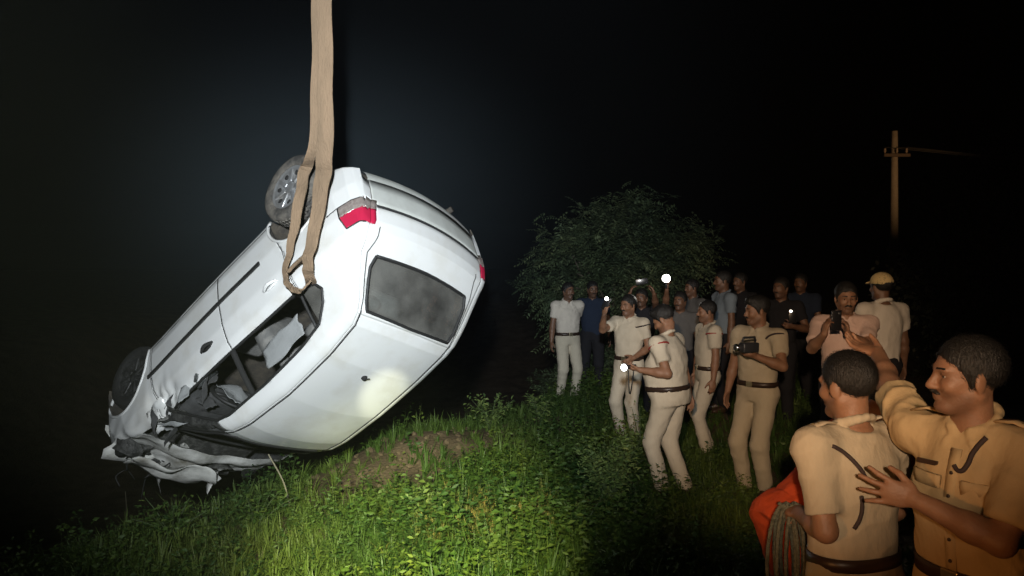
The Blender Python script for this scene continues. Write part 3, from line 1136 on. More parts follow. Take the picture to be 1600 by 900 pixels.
patch = lambda x, y: np.clip(0.55 + 0.55 * trig_noise(x * 2.2, y * 2.2, 0, 91, 2), 0.08, 1)
P_ = spread(17000, -4.4, 4.2, 4.4, 12.5, 0.35, lambda x, y: (1 - bare(x, y)) * patch(x, y) * np.where(x > 2.4, .35, 1))
o = scatter('leafy_weeds', wt, P_, rv.uniform(.45, 1.3, len(P_)) * (0.55 + 1.0 * patch(P_[:, 0] + 3, P_[:, 1] * .8)), rv, m_weed, var=np.clip(0.5 + 0.35 * trig_noise(P_[:, 0] * 3, P_[:, 1] * 3, 0, 13, 2) + rv.normal(size=len(P_)) * .2, 0, 1))
tag(o, 'leafy green weeds covering the bank in front of the car', 'weeds', kind='stuff')
P_ = spread(30000, -4.6, 4.6, 3.6, 13.5, 0.4, lambda x, y: (1 - .93 * bare(x, y)) * np.where(x > 2.4, .5, 1))
o = scatter('grass', gt, P_, rv.uniform(.35, 1.25, len(P_)) * (0.7 + 0.6 * patch(P_[:, 1], P_[:, 0])), rv, m_grass, var=np.clip(0.5 + 0.4 * trig_noise(P_[:, 0] * 2, P_[:, 1] * 2, 0, 17, 2), 0, 1))
tag(o, 'short green grass growing between the weeds', 'grass', kind='stuff')
# a yellowed patch where the torch falls
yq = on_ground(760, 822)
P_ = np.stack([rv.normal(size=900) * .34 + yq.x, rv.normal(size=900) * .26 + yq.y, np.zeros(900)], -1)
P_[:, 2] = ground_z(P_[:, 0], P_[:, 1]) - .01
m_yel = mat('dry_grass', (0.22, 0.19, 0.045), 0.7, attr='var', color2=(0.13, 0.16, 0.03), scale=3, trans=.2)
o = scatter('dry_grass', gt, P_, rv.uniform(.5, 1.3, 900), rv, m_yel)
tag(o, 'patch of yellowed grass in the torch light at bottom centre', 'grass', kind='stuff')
# darker rough growth behind the crowd and down the pit side
P_ = spread(3000, -1.0, 9.0, 12.5, 22, 0.3)
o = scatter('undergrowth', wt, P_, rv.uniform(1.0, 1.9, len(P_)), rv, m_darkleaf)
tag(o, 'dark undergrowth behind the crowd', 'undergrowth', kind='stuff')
# clods of soil on the bare heap
cl = MB()
for k in range(420):
    x = rv.normal() * 0.8 - 0.9
    y = rv.normal() * 0.7 + 8.0
    if x < edge_x(y):
        continue
    s = abs(rv.normal()) * 0.018 + 0.008
    bm = bmesh.new()
    bmesh.ops.create_icosphere(bm, subdivisions=1, radius=s)
    bm.verts.index_update()
    cl.add([Vector((v.co.x * rv.uniform(.7, 1.3) + x, v.co.y * rv.uniform(.7, 1.3) + y, v.co.z * rv.uniform(.5, 1.0) + gz(x, y) + s * .3)) for v in bm.verts], [[v.index for v in f.verts] for f in bm.faces])
    bm.free()
tag(cl.build('soil_clods', m_soil, None, False), 'loose brown soil clods on the bare heap beside the car', 'soil', kind='stuff')


def shrub(name, x, y, h, rad, nleaf, label, cat, group, material, ln=0.06, seed=0, stems=7, droop=0.0):
    r = np.random.default_rng(seed)
    root = empty(name, (x, y, gz(x, y)))
    tag(root, label, cat, group)
    sb = MB()
    V, F = [], []
    for s in range(stems):
        a = 6.283 * s / stems + r.uniform(-.4, .4)
        rr_ = rad * r.uniform(.25, 1.0)
        tip = np.array([math.cos(a) * rr_, math.sin(a) * rr_, h * r.uniform(.62, 1.0)])
        mid = tip * 0.5 + np.array([0, 0, h * 0.12])
        pl = catmull([np.zeros(3), mid, tip], 5)
        sb.tube(pl, [0.007 * (1 - .7 * i / len(pl)) for i in range(len(pl))], 5)
        for k in range(nleaf // stems):
            t = r.uniform(.25, 1.0)
            p = np.array(pl[int(t * (len(pl) - 1))]) + r.normal(size=3) * np.array([rad, rad, h]) * 0.11
            d = r.normal(size=3) * np.array([1, 1, .5]) + np.array([math.cos(a), math.sin(a), .25 - droop])
            b = len(V)
            L_ = ln * r.uniform(.55, 1.3)
            V += leaf_quad(p, d, np.array([0, 0, 1.0]) + r.normal(size=3) * .35, L_, L_ * .5)
            F += [(b, b + 1, b + 2), (b, b + 2, b + 3)]
    sb.build('stem', m_stem, root)
    o = mesh_obj('foliage', np.array(V), F, material, root, smooth=False)
    at_ = o.data.attributes.new('var', 'FLOAT', 'POINT')
    at_.data.foreach_set('value', np.repeat(np.clip(r.normal(size=len(V) // 4) * .22 + .5, 0, 1), 4).astype(np.float32))
    return root


q = on_ground(955, 800)
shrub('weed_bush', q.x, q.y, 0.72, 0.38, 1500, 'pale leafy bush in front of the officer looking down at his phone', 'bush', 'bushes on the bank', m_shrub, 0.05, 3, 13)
q = on_ground(905, 850)
shrub('weed_bush', q.x, q.y, 0.34, 0.30, 320, 'low green bush in front of the pale leafy bush', 'bush', 'bushes on the bank', m_weed, 0.055, 4, 8)
q = on_ground(765, 672)
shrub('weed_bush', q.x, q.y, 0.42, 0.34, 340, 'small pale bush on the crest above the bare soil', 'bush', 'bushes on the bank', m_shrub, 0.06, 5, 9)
q = on_ground(845, 660)
shrub('weed_bush', q.x, q.y, 0.40, 0.26, 240, 'small bush by the feet of the leftmost officer', 'bush', 'bushes on the bank', m_shrub, 0.06, 6, 7)
q = on_ground(655, 815)
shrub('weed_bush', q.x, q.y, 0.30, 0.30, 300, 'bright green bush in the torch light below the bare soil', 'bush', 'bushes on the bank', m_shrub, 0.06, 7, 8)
q = on_ground(1000, 715)
shrub('weed_bush', q.x, q.y, 0.62, 0.16, 90, 'thin tall weed in front of the officer holding up a phone', 'bush', 'bushes on the bank', m_shrub, 0.05, 8, 4)
q = on_ground(400, 830)
shrub('weed_bush', q.x, q.y, 0.34, 0.36, 380, 'dark weed clump hiding the edge of the car roof', 'bush', 'bushes on the bank', m_weed, 0.055, 9, 9)
q = on_ground(270, 850)
shrub('weed_bush', q.x, q.y, 0.36, 0.30, 280, 'leftmost dark weed clump below the smashed bonnet', 'bush', 'bushes on the bank', m_weed, 0.055, 10, 8)
for k, (a_, b_, h_, lb) in enumerate([(196, 815, .55, 'dry stalk standing upright below the smashed nose of the car'), (455, 800, .5, 'dry stalk leaning in the weeds by the car bonnet')]):
    q = on_ground(a_, b_)
    st = MB().tube(catmull([(q.x, q.y, gz(q.x, q.y) - .02), (q.x + .02 - .08 * k, q.y, gz(q.x, q.y) + h_ * .5), (q.x + .01 - .2 * k, q.y, gz(q.x, q.y) + h_)], 5), 0.007, 6).build('dry_stalk', m_dry)
    tag(st, lb, 'stalk', 'dry stalks')


def tree(name, x, y, trunk_h, crown_c, crown_r, nspray, label, seed, material, leaflet=0.09, group=None, pinnate=True, trunk_r=0.08):
    r = np.random.default_rng(seed)
    z0 = gz(x, y)
    root = empty(name, (x, y, z0))
    tag(root, label, 'tree', group)
    tb = MB()
    top = np.array([crown_c[0] * .4, crown_c[1] * .4, trunk_h])
    tb.tube(catmull([np.array([0, 0, -.1]), top * .55 + r.normal(size=3) * .04, top], 6), [trunk_r * (1 - .45 * i / 12) for i in range(13)], 9)
    tips = []
    for k in range(11):
        u = r.normal(size=3)
        u /= np.linalg.norm(u)
        u[2] = abs(u[2]) * .8 - .15
        tip = np.array(crown_c) + u * np.array(crown_r) * .78
        pl = catmull([top * r.uniform(.6, 1.0), (top + tip) / 2 + r.normal(size=3) * .12 * crown_r[0] + np.array([0, 0, .1]), tip], 5)
        tb.tube(pl, [trunk_r * .5 * (1 - .85 * i / len(pl)) for i in range(len(pl))], 6)
        tips.append(pl)
    tb.build('trunk', m_bark, root)
    V, F, A = [], [], []
    # clumps on an uneven shell
    ncl = max(18, nspray // 38)
    cl_c = []
    for k in range(ncl):
        u = r.normal(size=3)
        u /= np.linalg.norm(u)
        rad = r.uniform(.45, 1.0) ** .6
        bul = 1 + .22 * math.sin(3 * u[0] + seed) + .16 * math.sin(5 * u[2] + 2 * u[1])
        c = np.array(crown_c) + u * np.array(crown_r) * rad * bul
        if c[2] < .15:
            continue
        cl_c.append((c, u, r.uniform(.16, .34) * min(crown_r), r.uniform(.15, .85)))
    per = max(1, nspray // max(1, len(cl_c)))
    for c, u, cr_, va in cl_c:
        for k in range(per):
            p = c + r.normal(size=3) * cr_ * .6
            d = u * .8 + r.normal(size=3) * .7 + np.array([0, 0, -.25])
            d /= np.linalg.norm(d)
            if pinnate:
                s = np.cross(d, np.array([0, 0, 1.0]) + r.normal(size=3) * .3)
                s /= np.linalg.norm(s) + 1e-9
                ll = leaflet * r.uniform(2.4, 3.8)
                for j in range(5):
                    t = (j + .6) / 5
                    bpt = p + d * ll * t + np.array([0, 0, -.25 * ll * t * t])
                    for sg in (-1, 1):
                        b = len(V)
                        V += leaf_quad(bpt, s * sg + d * .5 + np.array([0, 0, -.2]), np.array([0, 0, 1.0]) + r.normal(size=3) * .3, leaflet * r.uniform(.8, 1.2), leaflet * .38)
                        F += [(b, b + 1, b + 2), (b, b + 2, b + 3)]
                        A += [va] * 4
            else:
                b = len(V)
                L_ = leaflet * r.uniform(.7, 1.4)
                V += leaf_quad(p, d, r.normal(size=3), L_, L_ * .55)
                F += [(b, b + 1, b + 2), (b, b + 2, b + 3)]
                A += [va] * 4
    o = mesh_obj('crown', np.array(V), np.array(F), material, root, smooth=False)
    at_ = o.data.attributes.new('var', 'FLOAT', 'POINT')
    at_.data.foreach_set('value', np.clip(np.array(A) + r.uniform(-.15, .15, len(A)), 0, 1).astype(np.float32))
    return root


tx_ = at(952, 403, 14.0)
tree('small_tree', tx_.x, 14.0, 1.1, (0, 0, 1.72), (1.28, 1.15, 1.55), 4600, 'low spreading green tree behind the officers holding phones', 31, m_treeleaf, 0.085, 'trees behind the crowd')
tx_ = at(850, 403, 13.2)
tree('small_tree', tx_.x, 13.2, .5, (0, 0, .75), (.75, .7, .75), 900, 'dark low bush tree at the left of the leftmost officer', 32, m_treeleaf, 0.07, 'trees behind the crowd')
tx_ = at(1545, 403, 11.0)
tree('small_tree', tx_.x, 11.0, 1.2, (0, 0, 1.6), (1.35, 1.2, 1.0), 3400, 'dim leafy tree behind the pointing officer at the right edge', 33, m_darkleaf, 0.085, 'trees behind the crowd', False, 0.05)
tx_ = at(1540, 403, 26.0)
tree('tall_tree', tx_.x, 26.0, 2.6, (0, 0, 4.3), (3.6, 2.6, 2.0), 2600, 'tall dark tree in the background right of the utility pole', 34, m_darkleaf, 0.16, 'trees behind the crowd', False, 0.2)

# ------------------------------------------------------------------ utility pole
PY = 20.0
pb = at(1397, 403, PY)
pz = gz(pb.x, PY)
ptop = at(1394, 205, PY).z
pole = empty('utility_pole', (pb.x, PY, pz))
tag(pole, 'concrete utility pole with a short crossarm standing behind the crowd', 'pole')
m_conc = mat('pole_concrete', (0.42, 0.37, 0.31), 0.85, color2=(0.33, 0.29, 0.24), scale=6, bump=0.4)
m_iron = mat('rusty_iron', (0.12, 0.09, 0.07), 0.7, metal=0.4)
hp = ptop - pz
MB().tube([(0, 0, 0), (-.01, 0, hp * .5), (-.05, 0, hp)], [.115, .10, .08], 12).build('post', m_conc, pole)
ca = MB().box((-.05, -.15, hp - .62), (.66, .07, .08), bev=.01).build('crossarm', m_iron, pole, False)
m_ins = mat('insulator_glaze', (0.30, 0.24, 0.2), 0.25)
for k, dx in enumerate((-.30, 0.0, .24)):
    MB().lathe([(0, 0), (.02, 0), (.02, .03), (.034, .04), (.03, .07), (.02, .08), (.032, .09), (.025, .12), (0, .125)], 12, (dx - .05, -.15, hp - .57), 'z').build('insulator', m_ins, ca)
for k, dx in enumerate((-.30, 0.0, .24)):
    a = Vector((pb.x + dx - .05, PY - .15, pz + hp - .42))
    b = a + Vector((26, 3, 1.2))
    pl = [a.lerp(b, t / 14) - Vector((0, 0, .9 * (1 - (2 * t / 14 - 1) ** 2))) for t in range(15)]
    wv = MB().tube(pl, .012, 5).build('overhead_wire', m_rubber)
    tag(wv, 'thin overhead wire running right from the %s insulator of the utility pole' % ('left', 'middle', 'right')[k], 'wire', 'overhead wires')

# ------------------------------------------------------------------ people: signed-distance shapes meshed with surface nets
class Prim:
    __slots__ = ('lo', 'hi', 'fn', 'op', 'k')

    def __init__(s, lo, hi, fn, op='add', k=0.02):
        s.lo, s.hi, s.fn, s.op, s.k = np.array(lo, float), np.array(hi, float), fn, op, k


def p_cone(a, b, ra, rb, k=0.02, op='add'):
    a, b = np.array(a, float), np.array(b, float)
    ba = b - a
    l2 = float(ba @ ba) + 1e-12
    mr = max(ra, rb)

    def fn(X, Y, Z):
        px, py, pz_ = X - a[0], Y - a[1], Z - a[2]
        h = np.clip((px * ba[0] + py * ba[1] + pz_ * ba[2]) / l2, 0, 1)
        return np.sqrt((px - h * ba[0]) ** 2 + (py - h * ba[1]) ** 2 + (pz_ - h * ba[2]) ** 2) - (ra + (rb - ra) * h)
    return Prim(np.minimum(a, b) - mr, np.maximum(a, b) + mr, fn, op, k)


def p_ell(c, r, M=None, k=0.02, op='add'):
    c, r = np.array(c, float), np.array(r, float)
    M = np.eye(3) if M is None else np.array(M, float)   # columns = local axes
    mr = float(r.max())

    def fn(X, Y, Z):
        p = [X - c[0], Y - c[1], Z - c[2]]
        q = [(p[0] * M[0, i] + p[1] * M[1, i] + p[2] * M[2, i]) / r[i] for i in range(3)]
        k0 = np.sqrt(q[0] ** 2 + q[1] ** 2 + q[2] ** 2) + 1e-9
        k1 = np.sqrt((q[0] / r[0]) ** 2 + (q[1] / r[1]) ** 2 + (q[2] / r[2]) ** 2) + 1e-9
        return k0 * (k0 - 1) / k1
    return Prim(c - mr, c + mr, fn, op, k)


def p_loft(A, B, ts, hw, hd, xo, left, k=0.02, op='add', grow=0.0):
    A, B = np.array(A, float), np.array(B, float)
    ax = B - A
    L_ = float(np.linalg.norm(ax))
    ax = ax / L_
    left = np.array(left, float)
    left = left - ax * (left @ ax)
    left /= np.linalg.norm(left)
    fwd = np.cross(left, ax)
    hw = np.array(hw) + grow
    hd = np.array(hd) + grow
    m_ = float(max(hw.max(), hd.max())) + 0.05

    def fn(X, Y, Z):
        p = (X - A[0], Y - A[1], Z - A[2])
        t = (p[0] * ax[0] + p[1] * ax[1] + p[2] * ax[2]) / L_
        u = p[0] * left[0] + p[1] * left[1] + p[2] * left[2]
        v = p[0] * fwd[0] + p[1] * fwd[1] + p[2] * fwd[2]
        tt = np.clip(t, ts[0], ts[-1])
        w_ = np.interp(tt, ts, hw)
        d_ = np.interp(tt, ts, hd)
        v = v - np.interp(tt, ts, xo)
        d = ((np.abs(u / w_) ** 2.3 + np.abs(v / d_) ** 2.3) ** (1 / 2.3) - 1) * np.minimum(w_, d_)
        return np.maximum(d, np.maximum((ts[0] - t) * L_, (t - ts[-1]) * L_))
    e0, e1 = A + ax * L_ * ts[0], A + ax * L_ * ts[-1]
    return Prim(np.minimum(e0, e1) - m_, np.maximum(e0, e1) + m_, fn, op, k)


def p_cut(o, ax, rad=.11, ln=.15):
    """removes everything just beyond the plane at o (a straight hem)"""
    o, ax = np.array(o, float), np.array(ax, float)

    def fn(X, Y, Z):
        p = (X - o[0], Y - o[1], Z - o[2])
        t = p[0] * ax[0] + p[1] * ax[1] + p[2] * ax[2]
        r2 = np.sqrt(np.maximum(p[0] ** 2 + p[1] ** 2 + p[2] ** 2 - t * t, 0))
        return np.maximum(np.maximum(-t, t - ln), r2 - rad)
    return Prim(np.minimum(o, o + ax * ln) - rad * .75, np.maximum(o, o + ax * ln) + rad * .75, fn, 'sub', .006)


def grid_axis(lo, hi, h, fines):
    x, out = lo, [lo]
    while x < hi:
        s = h
        for (c, r_, fh) in fines:
            if c - r_ - h < x < c + r_:
                s = min(s, fh)
        x += s
        out.append(x)
    return np.array(out, dtype=np.float32)


def nets(prims, h, fines=()):
    lo = np.min([p.lo for p in prims if p.op == 'add'], 0) - 2.5 * h
    hi = np.max([p.hi for p in prims if p.op == 'add'], 0) + 2.5 * h
    ax = [grid_axis(lo[i], hi[i], h, [(c[i], r_, fh) for c, r_, fh in fines]) for i in range(3)]
    F = np.full([len(a) for a in ax], 0.15, dtype=np.float32)
    for p in prims:
        pad = 0.03 + p.k + h
        sl = []
        ok = True
        for i in range(3):
            a, b = np.searchsorted(ax[i], p.lo[i] - pad), np.searchsorted(ax[i], p.hi[i] + pad)
            if b <= a:
                ok = False
            sl.append(slice(a, b))
        if not ok:
            continue
        X = ax[0][sl[0]][:, None, None]
        Y = ax[1][sl[1]][None, :, None]
        Z = ax[2][sl[2]][None, None, :]
        d = p.fn(X, Y, Z)
        cur = F[tuple(sl)]
        if p.op == 'add':
            hh = np.clip(0.5 + 0.5 * (cur - d) / p.k, 0, 1)
            F[tuple(sl)] = cur + (d - cur) * hh - p.k * hh * (1 - hh)
        else:
            d = -d
            hh = np.clip(0.5 - 0.5 * (cur - d) / p.k, 0, 1)
            F[tuple(sl)] = cur + (d - cur) * hh + p.k * hh * (1 - hh)
    S = F < 0
    n = S.astype(np.int8)
    cs = sum(n[i:n.shape[0] - 1 + i, j:n.shape[1] - 1 + j, k:n.shape[2] - 1 + k] for i in (0, 1) for j in (0, 1) for k in (0, 1))
    act = (cs > 0) & (cs < 8)
    ci, cj, ck = np.nonzero(act)
    ids = np.full(act.shape, -1, dtype=np.int32)
    ids[ci, cj, ck] = np.arange(len(ci))
    val = {(i, j, k): F[ci + i, cj + j, ck + k] for i in (0, 1) for j in (0, 1) for k in (0, 1)}
    acc = np.zeros((len(ci), 3))
    cnt = np.zeros(len(ci))
    for a in val:
        for d in range(3):
            if a[d] == 1:
                continue
            b = list(a)
            b[d] = 1
            b = tuple(b)
            va, vb = val[a], val[b]
            msk = (va < 0) != (vb < 0)
            t = np.where(msk, va / np.where(msk, va - vb, 1), 0)
            for e in range(3):
                acc[:, e] += np.where(msk, a[e] + (t if e == d else 0), 0)
            cnt += msk
    acc /= cnt[:, None]
    V = np.stack([ax[e][(ci, cj, ck)[e]] + acc[:, e] * (ax[e][(ci, cj, ck)[e] + 1] - ax[e][(ci, cj, ck)[e]]) for e in range(3)], -1)
    Fs = []
    for d in range(3):
        sa = [slice(None)] * 3
        sb_ = [slice(None)] * 3
        sa[d] = slice(0, -1)
        sb_[d] = slice(1, None)
        A_, B_ = S[tuple(sa)], S[tuple(sb_)]
        ii = np.argwhere(A_ != B_)
        e, f = [(1, 2), (2, 0), (0, 1)][d]
        ok = (ii[:, e] > 0) & (ii[:, f] > 0) & (ii[:, e] < act.shape[e]) & (ii[:, f] < act.shape[f])
        ii = ii[ok]
        q = []
        for (de, df) in ((1, 1), (0, 1), (0, 0), (1, 0)):
            jj = ii.copy()
            jj[:, e] -= de
            jj[:, f] -= df
            q.append(ids[jj[:, 0], jj[:, 1], jj[:, 2]])
        q = np.stack(q, -1)
        flip = ~A_[ii[:, 0], ii[:, 1], ii[:, 2]]
        q[flip] = q[flip][:, ::-1]
        Fs.append(q)
    Fq_ = np.concatenate(Fs)
    Fq_ = Fq_[(Fq_ >= 0).all(1)]
    return V, Fq_


def vnormals(V, Fq_):
    a, b, c, d = (V[Fq_[:, i]] for i in range(4))
    fn = np.cross(c - a, d - b)
    N = np.zeros_like(V)
    for i in range(4):
        np.add.at(N, Fq_[:, i], fn)
    return N / (np.linalg.norm(N, axis=1, keepdims=True) + 1e-12)


def ik(root, tgt, l1, l2, pole):
    root, tgt, pole = np.array(root, float), np.array(tgt, float), np.array(pole, float)
    d = tgt - root
    L_ = np.linalg.norm(d)
    if L_ > (l1 + l2) * .998:
        d = d * ((l1 + l2) * .998 / L_)
        L_ = np.linalg.norm(d)
        tgt = root + d
    if L_ < abs(l1 - l2) + .02:
        d = d / L_ * (abs(l1 - l2) + .02)
        L_ = np.linalg.norm(d)
        tgt = root + d
    u = d / L_
    a = (l1 * l1 - l2 * l2 + L_ * L_) / (2 * L_)
    hh = math.sqrt(max(l1 * l1 - a * a, 0))
    pp = pole - u * (pole @ u)
    pp /= np.linalg.norm(pp) + 1e-9
    return root + u * a + pp * hh, tgt


def unit(v):
    v = np.array(v, float)
    return v / (np.linalg.norm(v) + 1e-9)


def rot_ypr(yaw, pitch, roll):
    """columns = forward, left, up of the head; pitch > 0 looks down"""
    M = Matrix.Rotation(R(yaw), 3, 'Z') @ Matrix.Rotation(R(pitch), 3, 'Y') @ Matrix.Rotation(R(roll), 3, 'X')
    return np.array(M)


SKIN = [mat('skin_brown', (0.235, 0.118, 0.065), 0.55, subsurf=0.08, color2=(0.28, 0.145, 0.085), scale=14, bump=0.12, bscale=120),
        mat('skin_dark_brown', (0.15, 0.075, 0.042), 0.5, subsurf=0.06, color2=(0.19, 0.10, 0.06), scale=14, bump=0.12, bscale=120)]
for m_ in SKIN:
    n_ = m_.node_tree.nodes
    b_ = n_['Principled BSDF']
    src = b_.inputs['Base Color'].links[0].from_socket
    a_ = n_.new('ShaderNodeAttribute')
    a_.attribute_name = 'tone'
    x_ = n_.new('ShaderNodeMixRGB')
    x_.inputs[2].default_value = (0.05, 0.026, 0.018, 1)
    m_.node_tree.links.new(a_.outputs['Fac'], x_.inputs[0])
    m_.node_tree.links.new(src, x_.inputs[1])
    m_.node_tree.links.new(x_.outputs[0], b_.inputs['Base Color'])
m_hair = mat('black_hair', (0.009, 0.008, 0.007), 0.55, bump=0.5, bscale=160, stretch=(1, 1, .3))
m_eye = mat('eye_white', (0.34, 0.30, 0.26), 0.3)
m_iris = mat('eye_iris', (0.02, 0.012, 0.008), 0.15)
m_shoe = mat('brown_shoe_leather', (0.05, 0.026, 0.015), 0.4, bump=0.2)
m_belt = mat('dark_belt_leather', (0.035, 0.020, 0.014), 0.4)
m_buckle = mat('belt_buckle_metal', (0.55, 0.48, 0.33), 0.3, metal=0.9)
m_cord = mat('dark_whistle_cord', (0.035, 0.022, 0.022), 0.8)
m_redcord = mat('red_whistle_cord', (0.30, 0.03, 0.025), 0.8)
m_badge = mat('brass_badge', (0.6, 0.45, 0.2), 0.35, metal=0.8)


def cloth(name, c):
    c2 = tuple(min(1, x * 0.78) for x in c)
    return mat('cloth_' + name, c, 0.9, color2=c2, scale=5, bump=0.55, bscale=15, lo=0.3, hi=0.8, spec=0.2, stretch=(1, 1, .55))


KH = cloth('khaki', (0.47, 0.345, 0.19))
KHP = cloth('pale_khaki', (0.58, 0.52, 0.41))
KHM = cloth('greyish_khaki', (0.47, 0.40, 0.29))
KHD = cloth('dull_khaki', (0.36, 0.30, 0.19))
WHT = cloth('off_white', (0.66, 0.60, 0.52))
BLU = cloth('light_blue', (0.20, 0.25, 0.30))
BLK = cloth('black', (0.018, 0.018, 0.022))
NVY = cloth('navy', (0.02, 0.03, 0.055))
ORG = cloth('orange', (0.62, 0.085, 0.025))
PNK = cloth('salmon', (0.62, 0.44, 0.37))
GRY = cloth('grey', (0.12, 0.12, 0.12))

TS = [0.0, .16, .38, .60, .78, .90, 1.0]


def person(label, loc, heading, scale=1.0, h=0.016, fh=0.008, lean=(0, 0), head=(0, 0, 0), L=None, Rr=None, pole_l=None, pole_r=None,
           hand_l=None, hand_r=None, curl=0.5, feet=((0.02, 0.105, 8), (0.0, -0.105, -8)), shirt=KH, trousers=KHP, sleeve=0.62, skin=0, hair='short',
           belt=True, cord=None, belly=0.0, fat=0.0, moustache=True, group='people at the crash scene', shoes=m_shoe, long_sleeve=False,
           details=False, hide_legs=False, fold_seed=1, pelvis_z=0.92, untucked=False, knees=None):
    x0, y0 = loc[0], loc[1]
    z0 = loc[2] if len(loc) > 2 else gz(x0, y0)
    hr = R(heading)
    ch, sh = math.cos(hr), math.sin(hr)

    def tl(pw):   # world -> local
        dx, dy, dz = (pw[0] - x0) / scale, (pw[1] - y0) / scale, (pw[2] - z0) / scale
        return np.array([dx * ch + dy * sh, -dx * sh + dy * ch, dz])

    def dl(v):
        return np.array([v[0] * ch + v[1] * sh, -v[0] * sh + v[1] * ch, v[2]])
    A = np.array([0, 0, pelvis_z - 0.02])
    N = np.array([lean[0], lean[1], 0.0])
    tl_len = 0.565
    N[2] = A[2] + math.sqrt(max(tl_len ** 2 - lean[0] ** 2 - lean[1] ** 2, .02))
    up = unit(N - A)
    left = unit(np.array([0, 1.0, 0]) - up * up[1])
    fwd = np.cross(left, up)
    SHL = N + left * 0.185 - up * 0.065
    SHR = N - left * 0.185 - up * 0.065
    skn = SKIN[skin]
    # arms
    arms = []
    for s, sho, tgt, pole, hs in ((1, SHL, L, pole_l, hand_l), (-1, SHR, Rr, pole_r, hand_r)):
        if tgt is None:
            tg = sho + np.array([0.05, s * 0.085, -0.52])
        elif len(tgt) == 4:
            tg = tl(tgt[:3])
        else:
            tg = np.array(tgt, float)
        pl = dl(pole) if pole is not None else np.array([-0.9, s * 0.5, -0.2])
        el, tg = ik(sho, tg, .285, .245, pl)
        arms.append((s, sho, el, tg, hs))
    # legs
    legs = []
    for s, ft in ((1, feet[0]), (-1, feet[1])):
        hip = A + np.array([0, s * 0.088, -0.01])
        ank = np.array([ft[0], ft[1], 0.085 + (ft[3] if len(ft) > 3 else 0)])
        kn, ank = ik(hip, ank, .43, .415, np.array([1.0, s * 0.08, 0]) if knees is None else np.array(knees))
        legs.append((s, hip, kn, ank, ft[2]))
    # head frame
    HM = rot_ypr(*head)
    tilt = np.array(Matrix.Rotation(math.atan2(lean[0], 1.4), 3, 'Y'))
    HM = tilt @ HM
    HC = N + up * 0.055 + np.array([0.012, 0, 0.095]) + HM @ np.array([.012, 0, 0.0])

    def hp_(x, y, z):
        return HC + HM @ np.array([x, y, z])
    hd = [0.165, .152, .158, .170, .165, .128, .066]
    dp = [0.112, .104, .106, .114, .100, .076, .058]
    hd = [a + fat * .8 for a in hd[:5]] + [hd[5] + fat * .4, hd[6]]
    dp = [dp[0] + fat, dp[1] + fat + belly * .7, dp[2] + fat + belly, dp[3] + fat + belly * .35, dp[4] + fat * .5, dp[5], dp[6]]
    xo = [0.0, .006 + belly * .5, .010 + belly * .8, .006 + belly * .25, -.006, -.012, -.012]
    # ---------------- body (skin)
    B = [p_loft(A, N, TS, hd, dp, xo, left, .03, grow=-0.006)]
    for s, sho, el, wr, hs in arms:
        B.append(p_cone(N + left * s * .09 - up * .05, sho, .05, .056, .03))
        B.append(p_cone(sho, el, .050, .040, .025))
        B.append(p_cone(el, el + (wr - el) * .35, .041, .042, .02))
        B.append(p_cone(el + (wr - el) * .3, wr, .042, .027, .02))
    for s, hip, kn, ank, fa in legs:
        B.append(p_cone(hip, kn, .078, .052, .03))
        B.append(p_cone(kn, kn + (ank - kn) * .35, .052, .053, .02))
        B.append(p_cone(kn + (ank - kn) * .3, ank, .053, .036, .02))
        fd = np.array([math.cos(R(fa)), math.sin(R(fa)), 0])
        B.append(p_cone(ank + fd * -.02 + np.array([0, 0, -.045]), ank + fd * .13 + np.array([0, 0, -.055]), .034, .026, .02))
    # neck + head
    B.append(p_cone(N - up * .03, hp_(-.018, 0, -.055), .062, .057, .025))
    B.append(p_ell(hp_(-.012, 0, .035), (.098, .077, .088), HM, .02))
    B.append(p_ell(hp_(.022, 0, -.030), (.068, .062, .085), HM, .03))
    B.append(p_ell(hp_(.066, 0, -.098), (.026, .030, .020), HM, .02))
    for s in (1, -1):
        B.append(p_cone(hp_(-.012, s * .052, -.05), hp_(.055, s * .018, -.100), .022, .016, .025))
        B.append(p_ell(hp_(.062, s * .040, -.028), (.024, .022, .022), HM, .02))
        B.append(p_ell(hp_(-.010, s * .078, -.010), (.020, .009, .033), HM @ rot_ypr(s * 22, 0, 0), .008))
    B.append(p_ell(hp_(.078, 0, .022), (.017, .052, .012), HM, .018))
    for s in (1, -1):
        B.append(p_ell(hp_(.096, s * .032, .003), (.018, .018, .011), HM, .012, 'sub'))
    for s in (1, -1):
        B.append(p_ell(hp_(.0745, s * .031, .0085), (.0135, .0145, .0068), HM, .004))
        B.append(p_ell(hp_(.0735, s * .031, -.0085), (.012, .0135, .0055), HM, .004))
    B.append(p_cone(hp_(.086, 0, .012), hp_(.108, 0, -.032), .009, .013, .010))
    for s in (1, -1):
        B.append(p_ell(hp_(.097, s * .012, -.036), (.012, .009, .008), HM, .008))
    B.append(p_ell(hp_(.088, 0, -.061), (.011, .024, .006), HM, .007))
    B.append(p_ell(hp_(.085, 0, -.073), (.011, .020, .007), HM, .007))
    # hands
    fines = [(HC, .125, fh)]
    for s, sho, el, wr, hs in arms:
        fdv = unit(wr - el)
        if hs and 'd' in hs:
            fdv = unit(dl(hs['d']))
        pn = np.array([0, -s, 0.0]) if not (hs and 'n' in hs) else dl(hs['n'])
        pn = unit(pn - fdv * (pn @ fdv)) if np.linalg.norm(np.cross(pn, fdv)) > .1 else unit(np.cross(fdv, [0, 0, 1.0]))
        sd = np.cross(fdv, pn)
        # thumb side: for the left hand (palm normal n, fingers d) thumb lies along  n x d * s
        th = sd * (-s if not (hs and 'flip' in hs) else s)
        cu = curl if not (hs and 'curl' in hs) else hs['curl']
        spreadf = 0 if not (hs and 'spread' in hs) else hs['spread']
